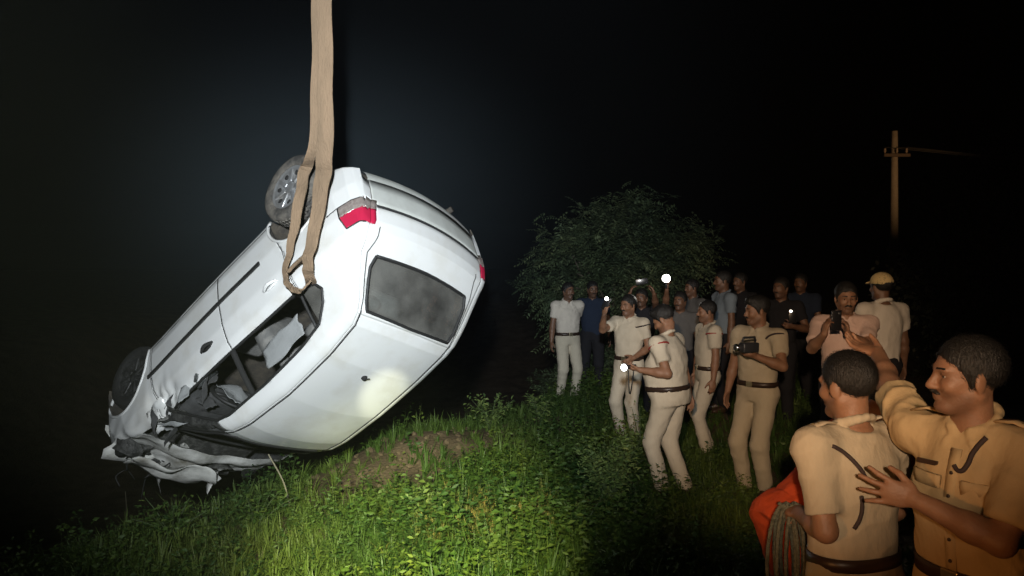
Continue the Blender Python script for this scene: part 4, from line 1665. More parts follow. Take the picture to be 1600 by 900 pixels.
        B.append(p_ell(wr + fdv * .048, (.052, .041, .0165), np.stack([fdv, sd, pn], -1), .015))
        for q, (oo, ll) in enumerate(((.029, .070), (.0095, .080), (-.010, .075), (-.029, .060))):
            fd0 = unit(fdv + th * spreadf * (1.5 - q) * .33)
            b0 = wr + fdv * (.086 - .006 * abs(q - 1)) + th * oo
            c1, s1 = math.cos(cu * .7), math.sin(cu * .7)
            d1 = fd0 * c1 + pn * s1
            b1 = b0 + d1 * ll * .52
            c2, s2 = math.cos(cu * 1.9), math.sin(cu * 1.9)
            d2 = fd0 * c2 + pn * s2
            b2 = b1 + d2 * ll * .5
            B.append(p_cone(b0 - fdv * .02, b1, .0098, .0088, .006))
            B.append(p_cone(b1, b2, .0088, .0072, .004))
        t0 = wr + fdv * .025 + th * .030 + pn * .008
        t1 = t0 + unit(fdv * .75 + th * .7 + pn * .3) * .045
        t2 = t1 + unit(fdv * .9 + th * .25 + pn * .45) * .034
        B.append(p_cone(t0 - fdv * .01, t1, .0135, .0105, .010))
        B.append(p_cone(t1, t2, .0105, .0085, .005))
        fines.append((wr + fdv * .07, .095, fh))
    V, Fq_ = nets(B, h, fines)
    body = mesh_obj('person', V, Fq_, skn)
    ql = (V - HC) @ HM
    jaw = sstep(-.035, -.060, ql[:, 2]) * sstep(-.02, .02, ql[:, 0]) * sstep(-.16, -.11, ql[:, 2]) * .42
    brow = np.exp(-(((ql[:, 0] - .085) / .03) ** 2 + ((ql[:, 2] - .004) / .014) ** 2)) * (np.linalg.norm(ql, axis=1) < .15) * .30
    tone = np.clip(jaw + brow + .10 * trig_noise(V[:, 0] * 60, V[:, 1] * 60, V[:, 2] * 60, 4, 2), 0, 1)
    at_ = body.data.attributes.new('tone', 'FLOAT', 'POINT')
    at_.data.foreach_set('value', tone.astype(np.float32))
    body.location = (x0, y0, z0)
    body.rotation_euler = (0, 0, hr)
    body.scale = (scale,) * 3
    tag(body, label, 'person', group)

    def cloth_mesh(name, prims, material, amp=.005, seed=0, hh=None, fine=()):
        V, Fq_ = nets(prims, hh or h * .9, fine)
        N_ = vnormals(V, Fq_)
        f1 = trig_noise(V[:, 0] * 22, V[:, 1] * 22, V[:, 2] * 34, seed, 2)
        f2 = trig_noise(V[:, 0] * 9, V[:, 1] * 9, V[:, 2] * 13, seed + 1, 2)
        rid = (1 - np.abs(f1)) ** 2
        if details:
            f3 = trig_noise(V[:, 0] * 30 + V[:, 2] * 26, V[:, 1] * 30 - V[:, 2] * 18, V[:, 2] * 9, seed + 3, 2)
            f4 = trig_noise(V[:, 0] * 46 - V[:, 2] * 20, V[:, 1] * 46 + V[:, 2] * 30, V[:, 2] * 14, seed + 4, 2)
            patchy = np.clip(.5 + .8 * trig_noise(V[:, 0] * 7, V[:, 1] * 7, V[:, 2] * 7, seed + 6, 1), 0, 1)
            rid = .5 * rid + patchy * (1.1 * np.clip(1 - np.abs(f3) * 1.6, 0, 1) ** 1.5 + .55 * np.clip(1 - np.abs(f4) * 1.8, 0, 1) ** 1.5)
        V = V + N_ * (amp * (rid - .35 + .8 * f2))[:, None]
        return mesh_obj(name, V, Fq_, material, body)
    # ---------------- shirt
    C = []
    tl0 = -.02 if not untucked else -.16
    ts2 = [tl0 if t == 0 else t for t in TS[:-1]] + [.985]
    for s, sho, el, wr, hs in arms:
        if long_sleeve:
            C.append(p_cone(sho, el, .070, .058, .03))
            C.append(p_cone(el, wr + (el - wr) * .06, .058, .042, .02))
            C.append(p_cone(wr + (el - wr) * .06, wr + (wr - el) * .2, .034, .034, .006, 'sub'))
        else:
            e1 = sho + (el - sho) * sleeve
            au = unit(el - sho)
            C.append(p_cone(sho, e1 + au * .05, .071, .060, .03))
            C.append(p_cut(e1, au))
    C.append(p_loft(A, N, [tl0] + TS[1:-1] + [.985], hd, dp, xo, left, .03, grow=.014))
    for s, sho, el, wr, hs in arms:
        C.append(p_cone(N + left * s * .075 - up * .045, sho, .060, .070, .035))
    # collar
    for k in range(14):
        a0, a1 = 2 * math.pi * k / 14, 2 * math.pi * (k + 1) / 14
        if k in (0, 13):
            continue
        f_ = lambda a: N + left * math.sin(a) * .066 + fwd * (math.cos(a) * .068 - .004) + up * (.014 - .028 * math.cos(a))
        C.append(p_cone(f_(a0), f_(a1), .0165, .0165, .006))
    C.append(p_cone(N + up * .045, hp_(-.018, 0, -.03), .056, .055, .006, 'sub'))
    for s in (1, -1):    # collar leaves
        a = N + fwd * .060 + left * s * .020 - up * .018
        C.append(p_cone(a, a + fwd * .020 + left * s * .030 - up * .045, .011, .006, .006))
    fcol = [(N, .09, max(fh, .008))]
    shirt_o = cloth_mesh('shirt', C, shirt, .007 if not details else .0095, fold_seed, hh=(.0075 if details else None), fine=fcol)
    # ---------------- trousers
    T = []
    kz = .16
    T.append(p_loft(A, N, [-.10, 0, .10, kz], [.150 + fat, hd[0], hd[1] + .006, hd[1] + .004], [.105 + fat, dp[0] + .004, dp[1] + .004, dp[1]], [0, 0, xo[1] * .8, xo[1]], left, .03, grow=.016))
    for s, hip, kn, ank, fa in legs:
        T.append(p_cone(hip + np.array([0, 0, .02]), kn, .100 + fat * .5, .074, .03))
        T.append(p_cone(kn, ank + np.array([0, 0, -.005]), .074, .064, .03))
        T.append(p_ell(ank + np.array([-.005, 0, -.075]), (.12, .12, .055), None, .004, 'sub'))
    cloth_mesh('trousers', T, trousers, .0065, fold_seed + 7)
    # ---------------- shoes
    for s, hip, kn, ank, fa in legs:
        fdir = np.array([math.cos(R(fa)), math.sin(R(fa)), 0])
        lat = np.array([-fdir[1], fdir[0], 0])
        Ms = np.stack([fdir, lat, np.array([0, 0, 1.0])], -1)
        bz_ = ank[2] - .085
        Sp = [p_cone(ank + fdir * -.035 + [0, 0, -.042], ank + fdir * .05 + [0, 0, -.036], .043, .046, .02),
              p_cone(ank + fdir * .05 + [0, 0, -.045], ank + fdir * .155 + [0, 0, -.055], .044, .032, .02),
              p_cone(ank + [0, 0, -.03], ank + [0, 0, .02], .046, .050, .02),
              p_ell(np.array([ank[0], ank[1], bz_ - .20]), (.4, .4, .2), None, .004, 'sub')]
        V, Fq_ = nets(Sp, h * .8)
        mesh_obj('shoe', V, Fq_, shoes, body)
    # ---------------- belt
    if belt:
        bl = .165
        c_ = A + (N - A) * bl
        w_ = np.interp(bl, TS, hd) + .024
        d_ = np.interp(bl, TS, dp) + .024
        xo_ = np.interp(bl, TS, xo)
        bb = MB()
        pts = []
        for k in range(41):
            a = 2 * math.pi * k / 40
            ca_, sa_ = math.cos(a), math.sin(a)
            rr_ = (abs(sa_) ** 2.3 + abs(ca_) ** 2.3) ** (-1 / 2.3)
            pts.append(Vector(c_ + left * sa_ * rr_ * w_ + fwd * (ca_ * rr_ * d_ + xo_)))
        v, f = ribbon(pts, .046, tuple(up), .006)
        bb.add(v, f)
        bo = bb.build('belt', m_belt, body)
        fr_ = Vector(c_ + fwd * (d_ + xo_ + .005))
        Mb = Matrix((tuple(fwd), tuple(left), tuple(up))).transposed()
        MB().box(tuple(fr_), (.010, .055, .050), Mb, bev=.003).build('buckle', m_buckle, bo, False)
    # ---------------- hair
    if hair:
        Hh = []
        if hair == 'short':
            Hh.append(p_ell(hp_(-.016, 0, .040), (.104, .083, .093), HM, .01))
        elif hair == 'thick':
            Hh.append(p_ell(hp_(-.016, 0, .046), (.105, .084, .094), HM, .01))
            Hh.append(p_ell(hp_(.045, 0, .095), (.05, .06, .035), HM, .02))
        for s in (1, -1):
            Hh.append(p_cone(hp_(.012, s * .071, .02), hp_(.012, s * .069, -.022), .012, .008, .012))
        Hh.append(p_ell(hp_(.105, 0, -.045), (.092, .120, .108), HM, .012, 'sub'))
        Hh.append(p_ell(hp_(-.012, 0, -.155), (.17, .13, .10), HM, .012, 'sub'))
        V, Fq_ = nets(Hh, min(h, .012), [(HC, .13, fh)])
        N_ = vnormals(V, Fq_)
        V = V + N_ * (.002 * trig_noise(V[:, 0] * 130, V[:, 1] * 130, V[:, 2] * 60, 9, 2))[:, None]
        ns = 7000 if details else 900
        rh = np.random.default_rng(fold_seed)
        pick = rh.integers(0, len(V), ns)
        p0 = V[pick] + rh.normal(size=(ns, 3)) * .003
        nn_ = N_[pick]
        flow = np.array([-.5, .25, -.55]) @ HM.T + rh.normal(size=(ns, 3)) * .22
        flow -= nn_ * (flow * nn_).sum(1, keepdims=True)
        flow /= np.linalg.norm(flow, axis=1, keepdims=True) + 1e-9
        ln_ = rh.uniform(.008, .017, (ns, 1))
        sd_ = np.cross(flow, nn_) * (.0009 if details else .002)
        p1 = p0 + flow * ln_ * .6 + nn_ * ln_ * .10
        p2 = p0 + flow * ln_ * 1.1 + nn_ * ln_ * .12
        SV = np.stack([p0 - sd_, p0 + sd_, p1 + sd_ * .8, p1 - sd_ * .8, p2 + sd_ * .2, p2 - sd_ * .2], 1).reshape(-1, 3)
        bi = np.arange(ns)[:, None] * 6 + len(V)
        SF = np.concatenate([bi + np.array([[0, 1, 2, 3]]), bi + np.array([[3, 2, 4, 5]])])
        mesh_obj('hair', np.concatenate([V, SV]), np.concatenate([Fq_, SF]), m_hair, body)
    if moustache:
        V, Fq_ = nets([p_cone(hp_(.099, .004, -.048), hp_(.090, .026, -.056), .008, .005, .006), p_cone(hp_(.099, -.004, -.048), hp_(.090, -.026, -.056), .008, .005, .006)], .005)
        mesh_obj('moustache', V, Fq_, m_hair, body)
    for s in (1, -1):
        V, Fq_ = nets([p_cone(hp_(.092, s * .014, .024), hp_(.084, s * .048, .026), .0055, .004, .006)], .004)
        mesh_obj('eyebrow', V, Fq_, m_hair, body)
        bm = bmesh.new()
        bmesh.ops.create_uvsphere(bm, u_segments=12, v_segments=8, radius=.0118, matrix=Matrix.Translation(Vector(hp_(.0712, s * .031, .002))))
        me = bpy.data.meshes.new('eye')
        c_ = Vector(hp_(.0712, s * .031, .002))
        fx = Vector(HM @ np.array([1.0, 0, 0]))
        for f in bm.faces:
            f.smooth = True
            f.material_index = 1 if (f.calc_center_median() - c_).normalized().dot(fx) > .8 else 0
        bm.to_mesh(me)
        bm.free()
        me.materials.append(m_eye)
        me.materials.append(m_iris)
        eo = bpy.data.objects.new('eye', me)
        COL.objects.link(eo)
        eo.parent = body
    # ---------------- whistle cord round the shoulder of the uniform
    if cord:
        side, cm = cord
        s, sho, el, wr, hs = arms[0 if side == 'l' else 1]
        axd = unit(el - sho)
        o1 = unit(np.cross(axd, fwd))
        o2 = np.cross(axd, o1)
        base = N + left * s * .125 - up * .025
        pts = []
        for k in range(25):
            a = 2 * math.pi * k / 24
            c_ = sho + axd * .02 + left * s * -.015
            pts.append(c_ + (o1 * math.cos(a) + o2 * math.sin(a)) * .089)
        MB().tube([Vector(p) for p in pts], .0085, 6).build('whistle_cord', cm, body)
        if details:
            pp = []
            for u_, t_ in ((.150, .93), (.158, .86), (.150, .78), (.125, .71), (.100, .69), (.088, .72), (.086, .76)):
                w_ = np.interp(t_, TS, hd) + .016
                d_ = np.interp(t_, TS, dp) + .016
                fz = (max(1 - min(u_ / w_, 1) ** 2.3, 0)) ** (1 / 2.3) * d_
                pp.append(A + (N - A) * t_ + left * s * u_ + fwd * (fz + .010 + np.interp(t_, TS, xo)))
            MB().tube([Vector(p) for p in catmull(pp, 5)], .008, 6).build('whistle_lanyard', cm, body)
    if details:
        dt = 'uniform'
        # shoulder straps, chest pockets with flaps, button placket
        for s in (1, -1):
            a = N + left * s * .075 + up * .020
            b = N + left * s * .195 + up * .012
            v, f = ribbon([Vector(a), Vector((a + b) / 2 + up * .012), Vector(b)], [.036, .042, .046], tuple(fwd), .007)
            e_ = MB()
            e_.add(v, f)
            e_.build('shoulder_strap', shirt, shirt_o)
            fl_c = A + (N - A) * .70 + left * s * .085
            for (dz, hh_, tt_, nm) in ((-.045, .115, .006, 'chest_pocket'), (.006, .042, .011, 'pocket_flap')):
                pp = []
                for k in range(7):
                    u = (k / 6 - .5) * .105
                    w_ = np.interp(.68, TS, hd) + .014
                    d_ = np.interp(.68, TS, dp) + .014
                    uu = abs((s * .085 + u) / w_)
                    fz = (max(1 - uu ** 2.3, 0)) ** (1 / 2.3) * d_
                    pp.append(Vector(A + (N - A) * .68 + left * (s * .085 + u) + fwd * (fz + .004 + np.interp(.68, TS, xo)) + up * dz))
                v, f = ribbon(pp, hh_, tuple(up), tt_)
                e_ = MB()
                e_.add(v, f)
                e_.build(nm, shirt, shirt_o)
        bpt = A + (N - A) * .78 - left * .085
        w_ = np.interp(.78, TS, hd) + .014
        d_ = np.interp(.78, TS, dp) + .014
        fz = (max(1 - abs(.085 / w_) ** 2.3, 0)) ** (1 / 2.3) * d_
        Mb2 = Matrix((tuple(fwd), tuple(left), tuple(up))).transposed()
        MB().box(tuple(bpt + fwd * (fz + .006 + np.interp(.78, TS, xo))), (.006, .070, .016), Mb2, bev=.002).build('name_plate', m_belt, shirt_o, False)
        for s in (1, -1):
            for q_ in (0, 1):
                c_ = N + left * s * (.155 + .028 * q_) + up * .024
                MB().lathe([(0, .004), (.006, .003), (.008, 0)], 8, tuple(c_), 'z').build('rank_star', m_badge, shirt_o)
        pp = []
        for k in range(12):
            t = .2 + .68 * k / 11
            pp.append(Vector(A + (N - A) * t + fwd * (np.interp(t, TS, dp) + .0165 + np.interp(t, TS, xo))))
        v, f = ribbon(pp, .034, tuple(left), .005)
        e_ = MB()
        e_.add(v, f)
        pk = e_.build('button_placket', shirt, shirt_o)
        for k in range(5):
            q_ = pp[1 + 2 * k] + Vector(fwd) * .005
            MB().lathe([(0, .003), (.005, .003), (.006, 0)], 10, (0, 0, 0), 'z').build('button', m_belt, pk).matrix_local = Matrix.Translation(q_) @ Vector(fwd).to_track_quat('Z', 'Y').to_matrix().to_4x4()
    body['_'] = 0
    del body['_']
    info = dict(body=body, arms=arms, HC=HC, HM=HM, N=N, A=A, left=left, fwd=fwd, up=up)

    def tw(p):   # local -> world
        p = np.array(p, float) * scale
        return Vector((x0 + p[0] * ch - p[1] * sh, y0 + p[0] * sh + p[1] * ch, z0 + p[2]))
    info['tw'] = tw
    info['hand'] = [tw(a[3] + unit(a[3] - a[2]) * .07) for a in arms]
    info['wrist'] = [tw(a[3]) for a in arms]
    return info


def stand(px, depth):
    p = at(px, 403, depth)
    return (p.x, depth)


def W(px, py, depth):
    p = at(px, py, depth)
    return (p.x, p.y, p.z, 'w')


m_phone = mat('phone_black', (0.012, 0.012, 0.014), 0.25, coat=0.5)
m_screen = mat('phone_screen', (0.02, 0.022, 0.03), 0.08, emit=(0.55, 0.65, 0.8), estr=0.5)
m_led = mat('torch_led', (1, 1, 1), 0.3, emit=(1.0, 0.97, 0.88), estr=14)
m_metal = mat('bright_metal', (0.75, 0.75, 0.74), 0.22, metal=1.0)
m_plast = mat('dark_plastic', (0.03, 0.032, 0.036), 0.4)


def frame_rot(facing, upv=(0, 0, 1)):
    """matrix: X = right, Y = facing, Z = up"""
    y = Vector(facing).normalized()
    x = y.cross(Vector(upv)).normalized()
    z = x.cross(y)
    return Matrix((x, y, z)).transposed()


def phone(c, facing, label, upv=(0, 0, 1), led=False, lamp=0.0, led_r=0.006, screen_on=True):
    """phone whose BACK looks along `facing`"""
    root = empty('mobile_phone', tuple(c))
    M = frame_rot(facing, upv)
    root.matrix_world = Matrix.Translation(Vector(c)) @ M.to_4x4()
    MB().box((0, 0, 0), (.074, .009, .155), bev=.003).build('case', m_phone, root)
    MB().box((0, -.0055, 0), (.066, .002, .142)).build('screen', m_screen if screen_on else m_phone, root, False)
    MB().lathe([(0, .004), (.010, .004), (.011, 0)], 14, (-.020, .0045, .055)).build('camera_lens', m_plast, root)
    if led:
        lo = MB().lathe([(0, .006), (led_r * .8, .005), (led_r, 0)], 14, (.016, .0046, .055)).build('torch_light', m_led, root)
        if lamp:
            l = bpy.data.lights.new('phone_torch', 'SPOT')
            l.energy = lamp
            l.spot_size = R(120)
            l.spot_blend = .6
            l.shadow_soft_size = .01
            lo_ = bpy.data.objects.new('phone_torch_beam', l)
            COL.objects.link(lo_)
            lo_.parent = root
            lo_.location = (.016, .03, .055)
            lo_.rotation_euler = (R(90), 0, 0)
    return tag(root, label, 'phone', 'phones in raised or lowered hands')


PEOPLE = {}
# far officers and onlookers first, then the two in the foreground
GO = 'police officers in khaki'
GB = 'bystanders in the crowd'
PEOPLE['first'] = person('officer in pale khaki with dark belt standing alone at the left end of the group', stand(887, 11.5), -72, 1.0, .018, .011,
                         head=(10, 0, 0), L=(-.10, .12, .93), shirt=WHT, trousers=KHP, skin=1, feet=((.03, .10, 10), (-.02, -.11, -12)), group=GO, fold_seed=3)
person('bystander in navy shirt and black trousers standing beside the leftmost officer', stand(926, 11.9), -100, .99, .022, .014,
       head=(20, 5, 0), shirt=NVY, trousers=BLK, belt=False, skin=1, group=GB, fold_seed=5)
p3 = person('officer raising a lit phone beside his head, facing the car', stand(984, 9.3), -128, 1.0, .018, .010,
            head=(-12, 4, 0), Rr=W(944, 492, 9.05), pole_r=(-.6, -.2, -.8), hand_r={'d': (.15, -.2, 1), 'n': (.7, .5, 0), 'curl': .7}, L=(.18, .16, 1.02),
            shirt=KHP, trousers=KHP, skin=0, group=GO, cord=('l', m_cord), fold_seed=8)
phone(p3['wrist'][1] + Vector((.02, -.02, .13)), (-.35, -.9, .05), 'phone with its torch lit in the hand of the officer with a raised arm', (.45, 0, 1), True, 1.5, .022)
p4 = person('dark clothed bystander holding up two arms to film behind the officer with the raised phone', stand(1003, 10.6), -105, 1.0, .022, .014,
            head=(-10, 0, 0), L=W(1022, 458, 10.1), Rr=W(985, 452, 10.1), pole_l=(.6, -.3, -.8), pole_r=(-.6, -.3, -.8), hand_l={'d': (-.3, 0, 1), 'n': (-1, 0, 0), 'curl': .8}, hand_r={'d': (.3, 0, 1), 'n': (1, 0, 0), 'curl': .8},
            shirt=BLK, trousers=NVY, belt=False, skin=1, group=GB, fold_seed=11)
phone(at(1003, 440, 10.0), (-.1, -1, .0), 'phone held sideways above the crowd by the dark clothed bystander', (1, 0, 0.15), False)
p4b = person('bystander in grey shirt holding a bright phone torch above the crowd', stand(1064, 10.3), -115, 1.0, .022, .014,
             head=(-10, 0, 0), Rr=W(1042, 452, 10.0), pole_r=(-.7, -.2, -.6), hand_r={'d': (0, 0, 1), 'n': (1, .2, 0), 'curl': 1.0}, shirt=GRY, trousers=BLK, belt=False, skin=1, group=GB, fold_seed=13)
# phone torch built as an oversized round lamp to imitate its flare
c = at(1041, 435, 9.95)
vl = empty('torch_flare_lamp', tuple(c))
vl.matrix_world = Matrix.Translation(c) @ frame_rot((-.25, -1, -.05)).to_4x4()
MB().lathe([(0, -.035), (.036, -.032), (.054, 0), (.056, .012), (.052, .014)], 20).build('lamp_head', m_plast, vl)
MB().lathe([(0, .014), (.045, .012), (.051, .009)], 20).build('lamp_lens', m_led, vl)
MB().tube([(0, -.015, -.03), (0, -.015, -.13)], .014, 10).build('handle', m_plast, vl)
tag(vl, 'phone torch enlarged to a round lamp to imitate its flare, above the crowd in front of the tree', 'lamp')
l = bpy.data.lights.new('torch_flare_beam', 'SPOT')
l.energy = 12
l.color = (1, .95, .85)
l.spot_size = R(110)
l.spot_blend = .7
l.shadow_soft_size = .03
lo_ = bpy.data.objects.new('torch_flare_beam', l)
COL.objects.link(lo_)
lo_.parent = vl
lo_.location = (0, .05, 0)
lo_.rotation_euler = (R(90), 0, 0)

p6 = person('officer in khaki seen in profile between the stout officer and the one with the camera', stand(1108, 8.7), -172, .99, .018, .010,
            head=(-4, 3, 0), shirt=KHP, trousers=KHP, skin=0, group=GO, cord=('l', m_redcord), fold_seed=17, feet=((.05, .10, 6), (-.06, -.10, -6)))
person('bystander in light blue shirt behind the two officers in profile', stand(1132, 10.0), -170, 1.03, .022, .014,
       head=(-5, 0, 0), shirt=BLU, trousers=BLK, belt=False, skin=1, group=GB, fold_seed=19)
p5 = person('stout officer in khaki with head bowed over the torch in his hand', stand(1050, 7.2), 142, 1.01, .016, .009,
            lean=(.05, 0), head=(6, 30, 0), L=W(1000, 578, 7.05), pole_l=(.5, -.5, -.8), hand_l={'curl': 1.2, 'n': (0, .3, 1)}, Rr=(-.05, -.30, .84), pole_r=(.3, .4, -.1),
            shirt=KHP, trousers=KHP, belly=.04, fat=.034, skin=0, group=GO, cord=('l', m_redcord), hair='thick', fold_seed=23,
            feet=((.04, .08, 4), (-.10, -.10, -10)))
# hand torch with wrist strap
h5 = p5['hand'][0]
tt = empty('hand_torch', tuple(h5))
fdir = Vector((-.62, -.78, .02))
tt.matrix_world = Matrix.Translation(h5 + Vector((-.03, -.01, .02))) @ frame_rot(fdir).to_4x4()
MB().lathe([(0, -.10), (.018, -.10), (.019, .03), (.032, .06), (.034, .09), (.031, .092)], 18).build('torch_body', m_plast, tt)
MB().lathe([(0, .078), (.026, .086), (.031, .091)], 18).build('torch_lens', mat('torch_lens', (1, 1, 1), .2, emit=(1, 1, .96), estr=12), tt)
MB().tube(catmull([(0, -.09, 0), (.02, -.10, -.14), (0, -.03, -.24), (-.02, .03, -.20), (-.01, .03, -.03)], 6), .006, 6).build('wrist_strap', m_rubber, tt)
tag(tt, 'hand torch with a looped wrist strap held by the stout officer', 'torch')

p8 = person('tall officer in khaki holding a black camera to his chest', stand(1187, 7.15), -140, 1.055, .016, .009,
            head=(-34, 4, 0), L=W(1180, 556, 6.82), pole_l=(.8, -.2, -.6), hand_l={'d': (-1, -.1, .1), 'n': (0, .4, 1), 'curl': .9},
            Rr=(.02, -.30, .86), shirt=KHM, trousers=KHM, skin=0, group=GO, cord=('l', m_cord), fold_seed=29, hair='thick', moustache=True,
            feet=((.02, .10, 12), (.03, -.10, -6)), shoes=m_shoe)
c = at(1166, 543, 6.72)
cmr = empty('video_camera', tuple(c))
cmr.matrix_world = Matrix.Translation(c) @ frame_rot((-.9, -.42, .02)).to_4x4()
MB().box((0, -.03, 0), (.075, .17, .085), bev=.014).build('camera_body', m_plast, cmr)
MB().lathe([(0, .10), (.026, .10), (.031, .06), (.034, .05), (.034, 0)], 18, (0, .02, 0)).build('lens_barrel', m_plast, cmr)
MB().lathe([(.020, .123), (.030, .124), (.034, .110), (.034, .100)], 20, (0, 0, 0)).build('lens_ring', m_metal, cmr)
MB().tube([(0, -.10, .05), (0, -.09, .085), (0, .03, .085), (0, .045, .05)], .011, 8).build('top_handle', m_plast, cmr)
MB().box((.045, -.03, .0), (.010, .10, .06), bev=.003).build('flip_screen', m_phone, cmr)
tag(cmr, 'black video camera with a bright metal lens ring held by the tall officer', 'camera')

p9 = person('bystander in dark clothes in the gloom right of the tall officer', stand(1222, 9.2), -125, 1.0, .022, .014,
            head=(-15, 0, 0), L=W(1238, 510, 8.85), pole_l=(.7, 0, -.7), hand_l={'curl': 1.0}, shirt=BLK, trousers=BLK, belt=False, skin=1, group=GB, fold_seed=31)
phone(at(1238, 494, 8.78), (-.2, -1, 0), 'phone with a small torch light held by the bystander in dark clothes', (0, 0, 1), True, .4, .012)

p10 = person('man in salmon shirt filming with a phone held in front of his face', stand(1322, 6.3), -100, 1.0, .016, .009,
             head=(0, 6, 0), L=W(1325, 522, 5.95), Rr=W(1288, 522, 5.95), pole_l=(.5, -.2, -.9), pole_r=(-.5, -.2, -.9),
             hand_l={'d': (-.15, 0, 1), 'n': (-1, .2, 0), 'curl': .9}, hand_r={'d': (.15, 0, 1), 'n': (1, .2, 0), 'curl': .9},
             shirt=PNK, trousers=BLK, belt=False, skin=0, group=GB, sleeve=.75, fold_seed=37)
phone(at(1307, 501, 5.93), (-.05, -1, .02), 'black phone held upright in both hands by the man in salmon shirt', (0, 0, 1), False)

p11 = person('person in white shirt and yellow cap seen from behind beside the filming man', stand(1380, 7.3), 102, 1.03, .016, .009,
             head=(5, 0, 0), shirt=WHT, trousers=BLK, belt=False, skin=1, group=GB, moustache=False, fold_seed=41, L=(.25, .12, 1.15))
HM, HC = p11['HM'], p11['HC']
hpc = lambda x, y, z: HC + HM @ np.array([x, y, z])
m_cap = cloth('yellow_cap', (0.74, 0.56, 0.27))
V, Fq_ = nets([p_ell(hpc(-.012, 0, .050), (.108, .088, .086), HM, .01), p_ell(hpc(-.014, 0, -.065), (.2, .2, .098), HM, .006, 'sub'),
               p_ell(hpc(.105, 0, .036), (.055, .070, .008), HM @ rot_ypr(0, 16, 0), .010)], .008)
mesh_obj('cap', V, Fq_, m_cap, p11['body'])
# bag strap over the white shirt
tw = p11['tw']

for (px_, d_, hd_, sh_, lb_) in ((1083, 11.2, -150, GRY, 'bystander in a grey shirt whose head shows between the profile officers'), (1158, 10.8, -140, BLK, 'bystander in black whose head shows left of the tall officer'),
                                (1252, 10.6, -120, NVY, 'bystander in navy at the dark right end of the middle group')):
    person(lb_, stand(px_, d_), hd_, 1.0, .024, .015, head=(-10, 0, 0), shirt=sh_, trousers=BLK, belt=False, skin=1, group=GB, fold_seed=int(px_))

# ---------------- orange rescuer, mostly behind the near officer
p14 = person('rescuer in an orange jumpsuit bending forward behind the near officer', (1.15, 3.25), 14, .97, .014, .009,
             lean=(.43, 0), head=(0, 30, 0), Rr=W(1236, 838, 3.02), pole_r=(-1, -.4, .25), hand_r={'d': (.2, .1, -1), 'n': (1, 0, 0), 'curl': .7}, L=(.42, .2, .78),
             shirt=ORG, trousers=ORG, belt=False, long_sleeve=True, skin=0, group='rescue workers', fold_seed=43, moustache=False)
s, sho, el, wr, hs = p14['arms'][1]
wp = np.array(wr) + (np.array(el) - np.array(wr)) * .16
ax_ = unit(np.array(wr) - np.array(el))
o1 = unit(np.cross(ax_, [0, 0, 1.0]) + 1e-6)
o2 = np.cross(ax_, o1)
pts = [Vector(wp + (o1 * math.cos(a) + o2 * math.sin(a)) * .050) for a in np.linspace(0, 2 * math.pi, 25)]
v, f = ribbon(pts, .022, tuple(ax_), .004)
wb = MB()
wb.add(v, f)
wb.build('wrist_band', m_rubber, p14['body'])

# ---------------- foreground officers
p12 = person('near officer with cropped hair seen from behind, gripping a coil of rope', (1.185, 2.68), 112, .935, .012, .0055,
             lean=(.03, .0), head=(8, 4, 0), L=W(1250, 803, 2.80), pole_l=(.05, -1, -.5), hand_l={'curl': 1.3, 'n': (.2, .5, -.6)}, Rr=(.22, -.2, .95),
             shirt=KHM, trousers=KHD, skin=0, group=GO, details=True, fold_seed=47, sleeve=.80)
p13 = person('near officer in khaki at the right edge pointing past his colleague, hand on his back', (1.475, 2.47), -150, .985, .012, .0055,
             lean=(.04, .0), head=(-38, -2, 0), L=W(1430, 780, 2.38), pole_l=(.7, -.7, -.4), hand_l={'d': (-.88, .42, .20), 'n': (.15, 1, 0), 'curl': .12, 'spread': .8},
             Rr=W(1372, 552, 3.08), pole_r=(-.6, 0, .2), hand_r={'d': (-.5, .8, .2), 'curl': .4},
             shirt=KH, trousers=KH, skin=0, group=GO, details=True, fold_seed=53, sleeve=.80, hair='short')
from mathutils.bvhtree import BVHTree


def cord_on(info, rows, rad=.0075):
    """whistle cord lying on the shirt along rows of sight lines"""
    body = info['body']
    sh_ = [c for c in body.children if c.name.startswith('shirt')][0]
    Mw = Matrix.LocRotScale(body.location, body.rotation_euler, body.scale)
    Mi = Mw.inverted()
    tree_ = BVHTree.FromPolygons([v.co for v in sh_.data.vertices], [list(p.vertices) for p in sh_.data.polygons])
    o = Mi @ Vector((0, 0, CAM_H))
    for row in rows:
        P = []
        for (px, py) in row:
            d = (Mi.to_3x3() @ px_ray(px, py)).normalized()
            hit, nrm, _, _ = tree_.ray_cast(o, d)
            if hit is not None:
                P.append(hit + nrm * .004)
        if len(P) > 2:
            MB().tube([Vector(p) for p in catmull(P, 4)], rad, 6).build('whistle_cord', m_cord, body)


cord_on(p12, [[(1300, 697), (1312, 703), (1324, 712), (1336, 724), (1346, 736), (1352, 748)], [(1345, 775), (1346, 795), (1342, 812), (1334, 826)]])
cord_on(p13, [[(1542, 684), (1530, 696), (1520, 710), (1514, 724), (1506, 735), (1497, 735), (1492, 727)]])
# coil of rope in the near officer's hand
m_rope = mat('grey_green_rope', (0.17, 0.17, 0.12), 0.95, color2=(0.09, 0.09, 0.06), scale=60, bump=0.8, bscale=150)
hw_ = p12['hand'][0]
rc = MB()
pts = []
for k in range(7 * 20):
    a = 2 * math.pi * k / 20
    j = k / 20
    ww = .045 + .012 * math.sin(j * 2.3)
    hh = .20 + .018 * math.sin(j * 1.7)
    pts.append(hw_ + Vector((ww * math.sin(a) + .010 * (j - 3.5) - .01, .018 * math.cos(j * 2.1) + .012 * math.cos(a), -hh + hh * math.cos(a) + .015)))
rc.tube(pts, .0075, 6)
tag(rc.build('rope_coil', m_rope), 'coil of grey green rope hanging from the near officer\'s hand', 'rope')

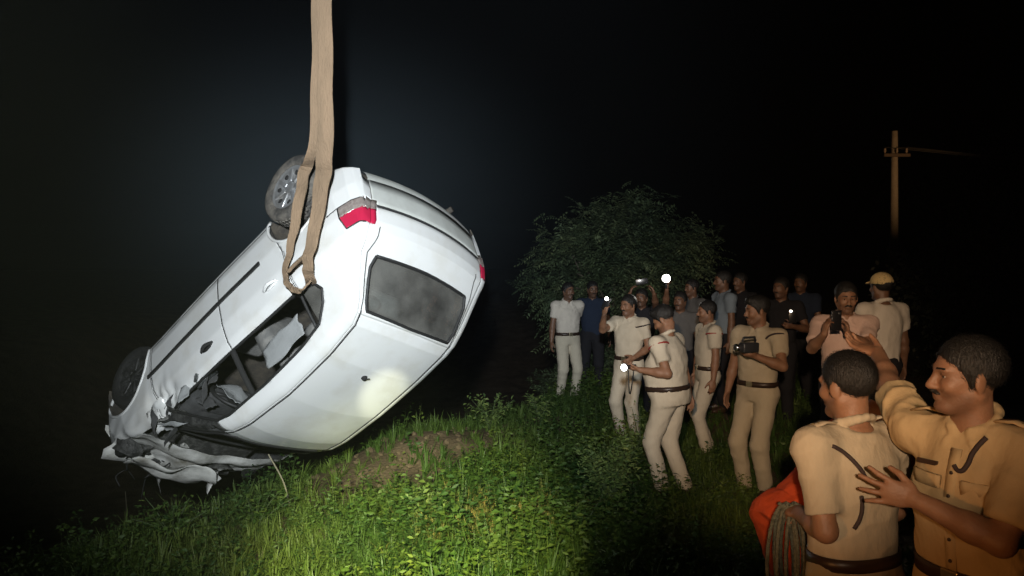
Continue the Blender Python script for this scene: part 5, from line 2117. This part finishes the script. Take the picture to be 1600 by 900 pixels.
# ------------------------------------------------------------------ night haze lit by the lamps
hz = MB().box((0, 55, 2.6), (330, 250, 13.5)).build('haze', None, None, False)
hm = bpy.data.materials.new('thin_night_haze')
hm.use_nodes = True
n = hm.node_tree.nodes
n.remove(n['Principled BSDF'])
pv = n.new('ShaderNodeVolumePrincipled')
pv.inputs['Color'].default_value = (0.80, 0.90, 1.0, 1)
pv.inputs['Density'].default_value = 0.0003
pv.inputs['Anisotropy'].default_value = 0.0
hm.node_tree.links.new(pv.outputs[0], n['Material Output'].inputs['Volume'])
hz.data.materials.clear()
hz.data.materials.append(hm)
tag(hz, 'thin night haze glowing in the lamp light', 'haze', kind='stuff')

# added volume behind the car, imitating lens bloom around it
bm = bmesh.new()
bmesh.ops.create_icosphere(bm, subdivisions=4, radius=1)
for v in bm.verts:
    v.co = Vector((v.co.x * 3.4, v.co.y * 1.5, v.co.z * 2.5))
me = bpy.data.meshes.new('bloom_glow')
bm.to_mesh(me)
bm.free()
mi = bpy.data.objects.new('bloom_glow', me)
COL.objects.link(mi)
mi.location = (-2.2, 8.9, 2.9)
mm = bpy.data.materials.new('bloom_volume')
mm.use_nodes = True
n = mm.node_tree.nodes
L = mm.node_tree.links
n.remove(n['Principled BSDF'])
pv = n.new('ShaderNodeVolumePrincipled')
pv.inputs['Color'].default_value = (0.66, 0.86, 1.0, 1)
tc = n.new('ShaderNodeTexCoord')
mp = n.new('ShaderNodeMapping')
mp.inputs['Scale'].default_value = (1 / 3.4, 1 / 1.5, 1 / 2.5)
L.new(tc.outputs['Object'], mp.inputs[0])
gr = n.new('ShaderNodeTexGradient')
gr.gradient_type = 'QUADRATIC_SPHERE'
L.new(mp.outputs[0], gr.inputs[0])
mu = n.new('ShaderNodeMath')
mu.operation = 'MULTIPLY'
mu.inputs[1].default_value = 0.16
L.new(gr.outputs['Fac'], mu.inputs[0])
L.new(mu.outputs[0], pv.inputs['Density'])
L.new(pv.outputs[0], n['Material Output'].inputs['Volume'])
me.materials.append(mm)
tag(mi, 'added pale volume imitating lens bloom behind the hanging car', 'bloom_glow', kind='stuff')
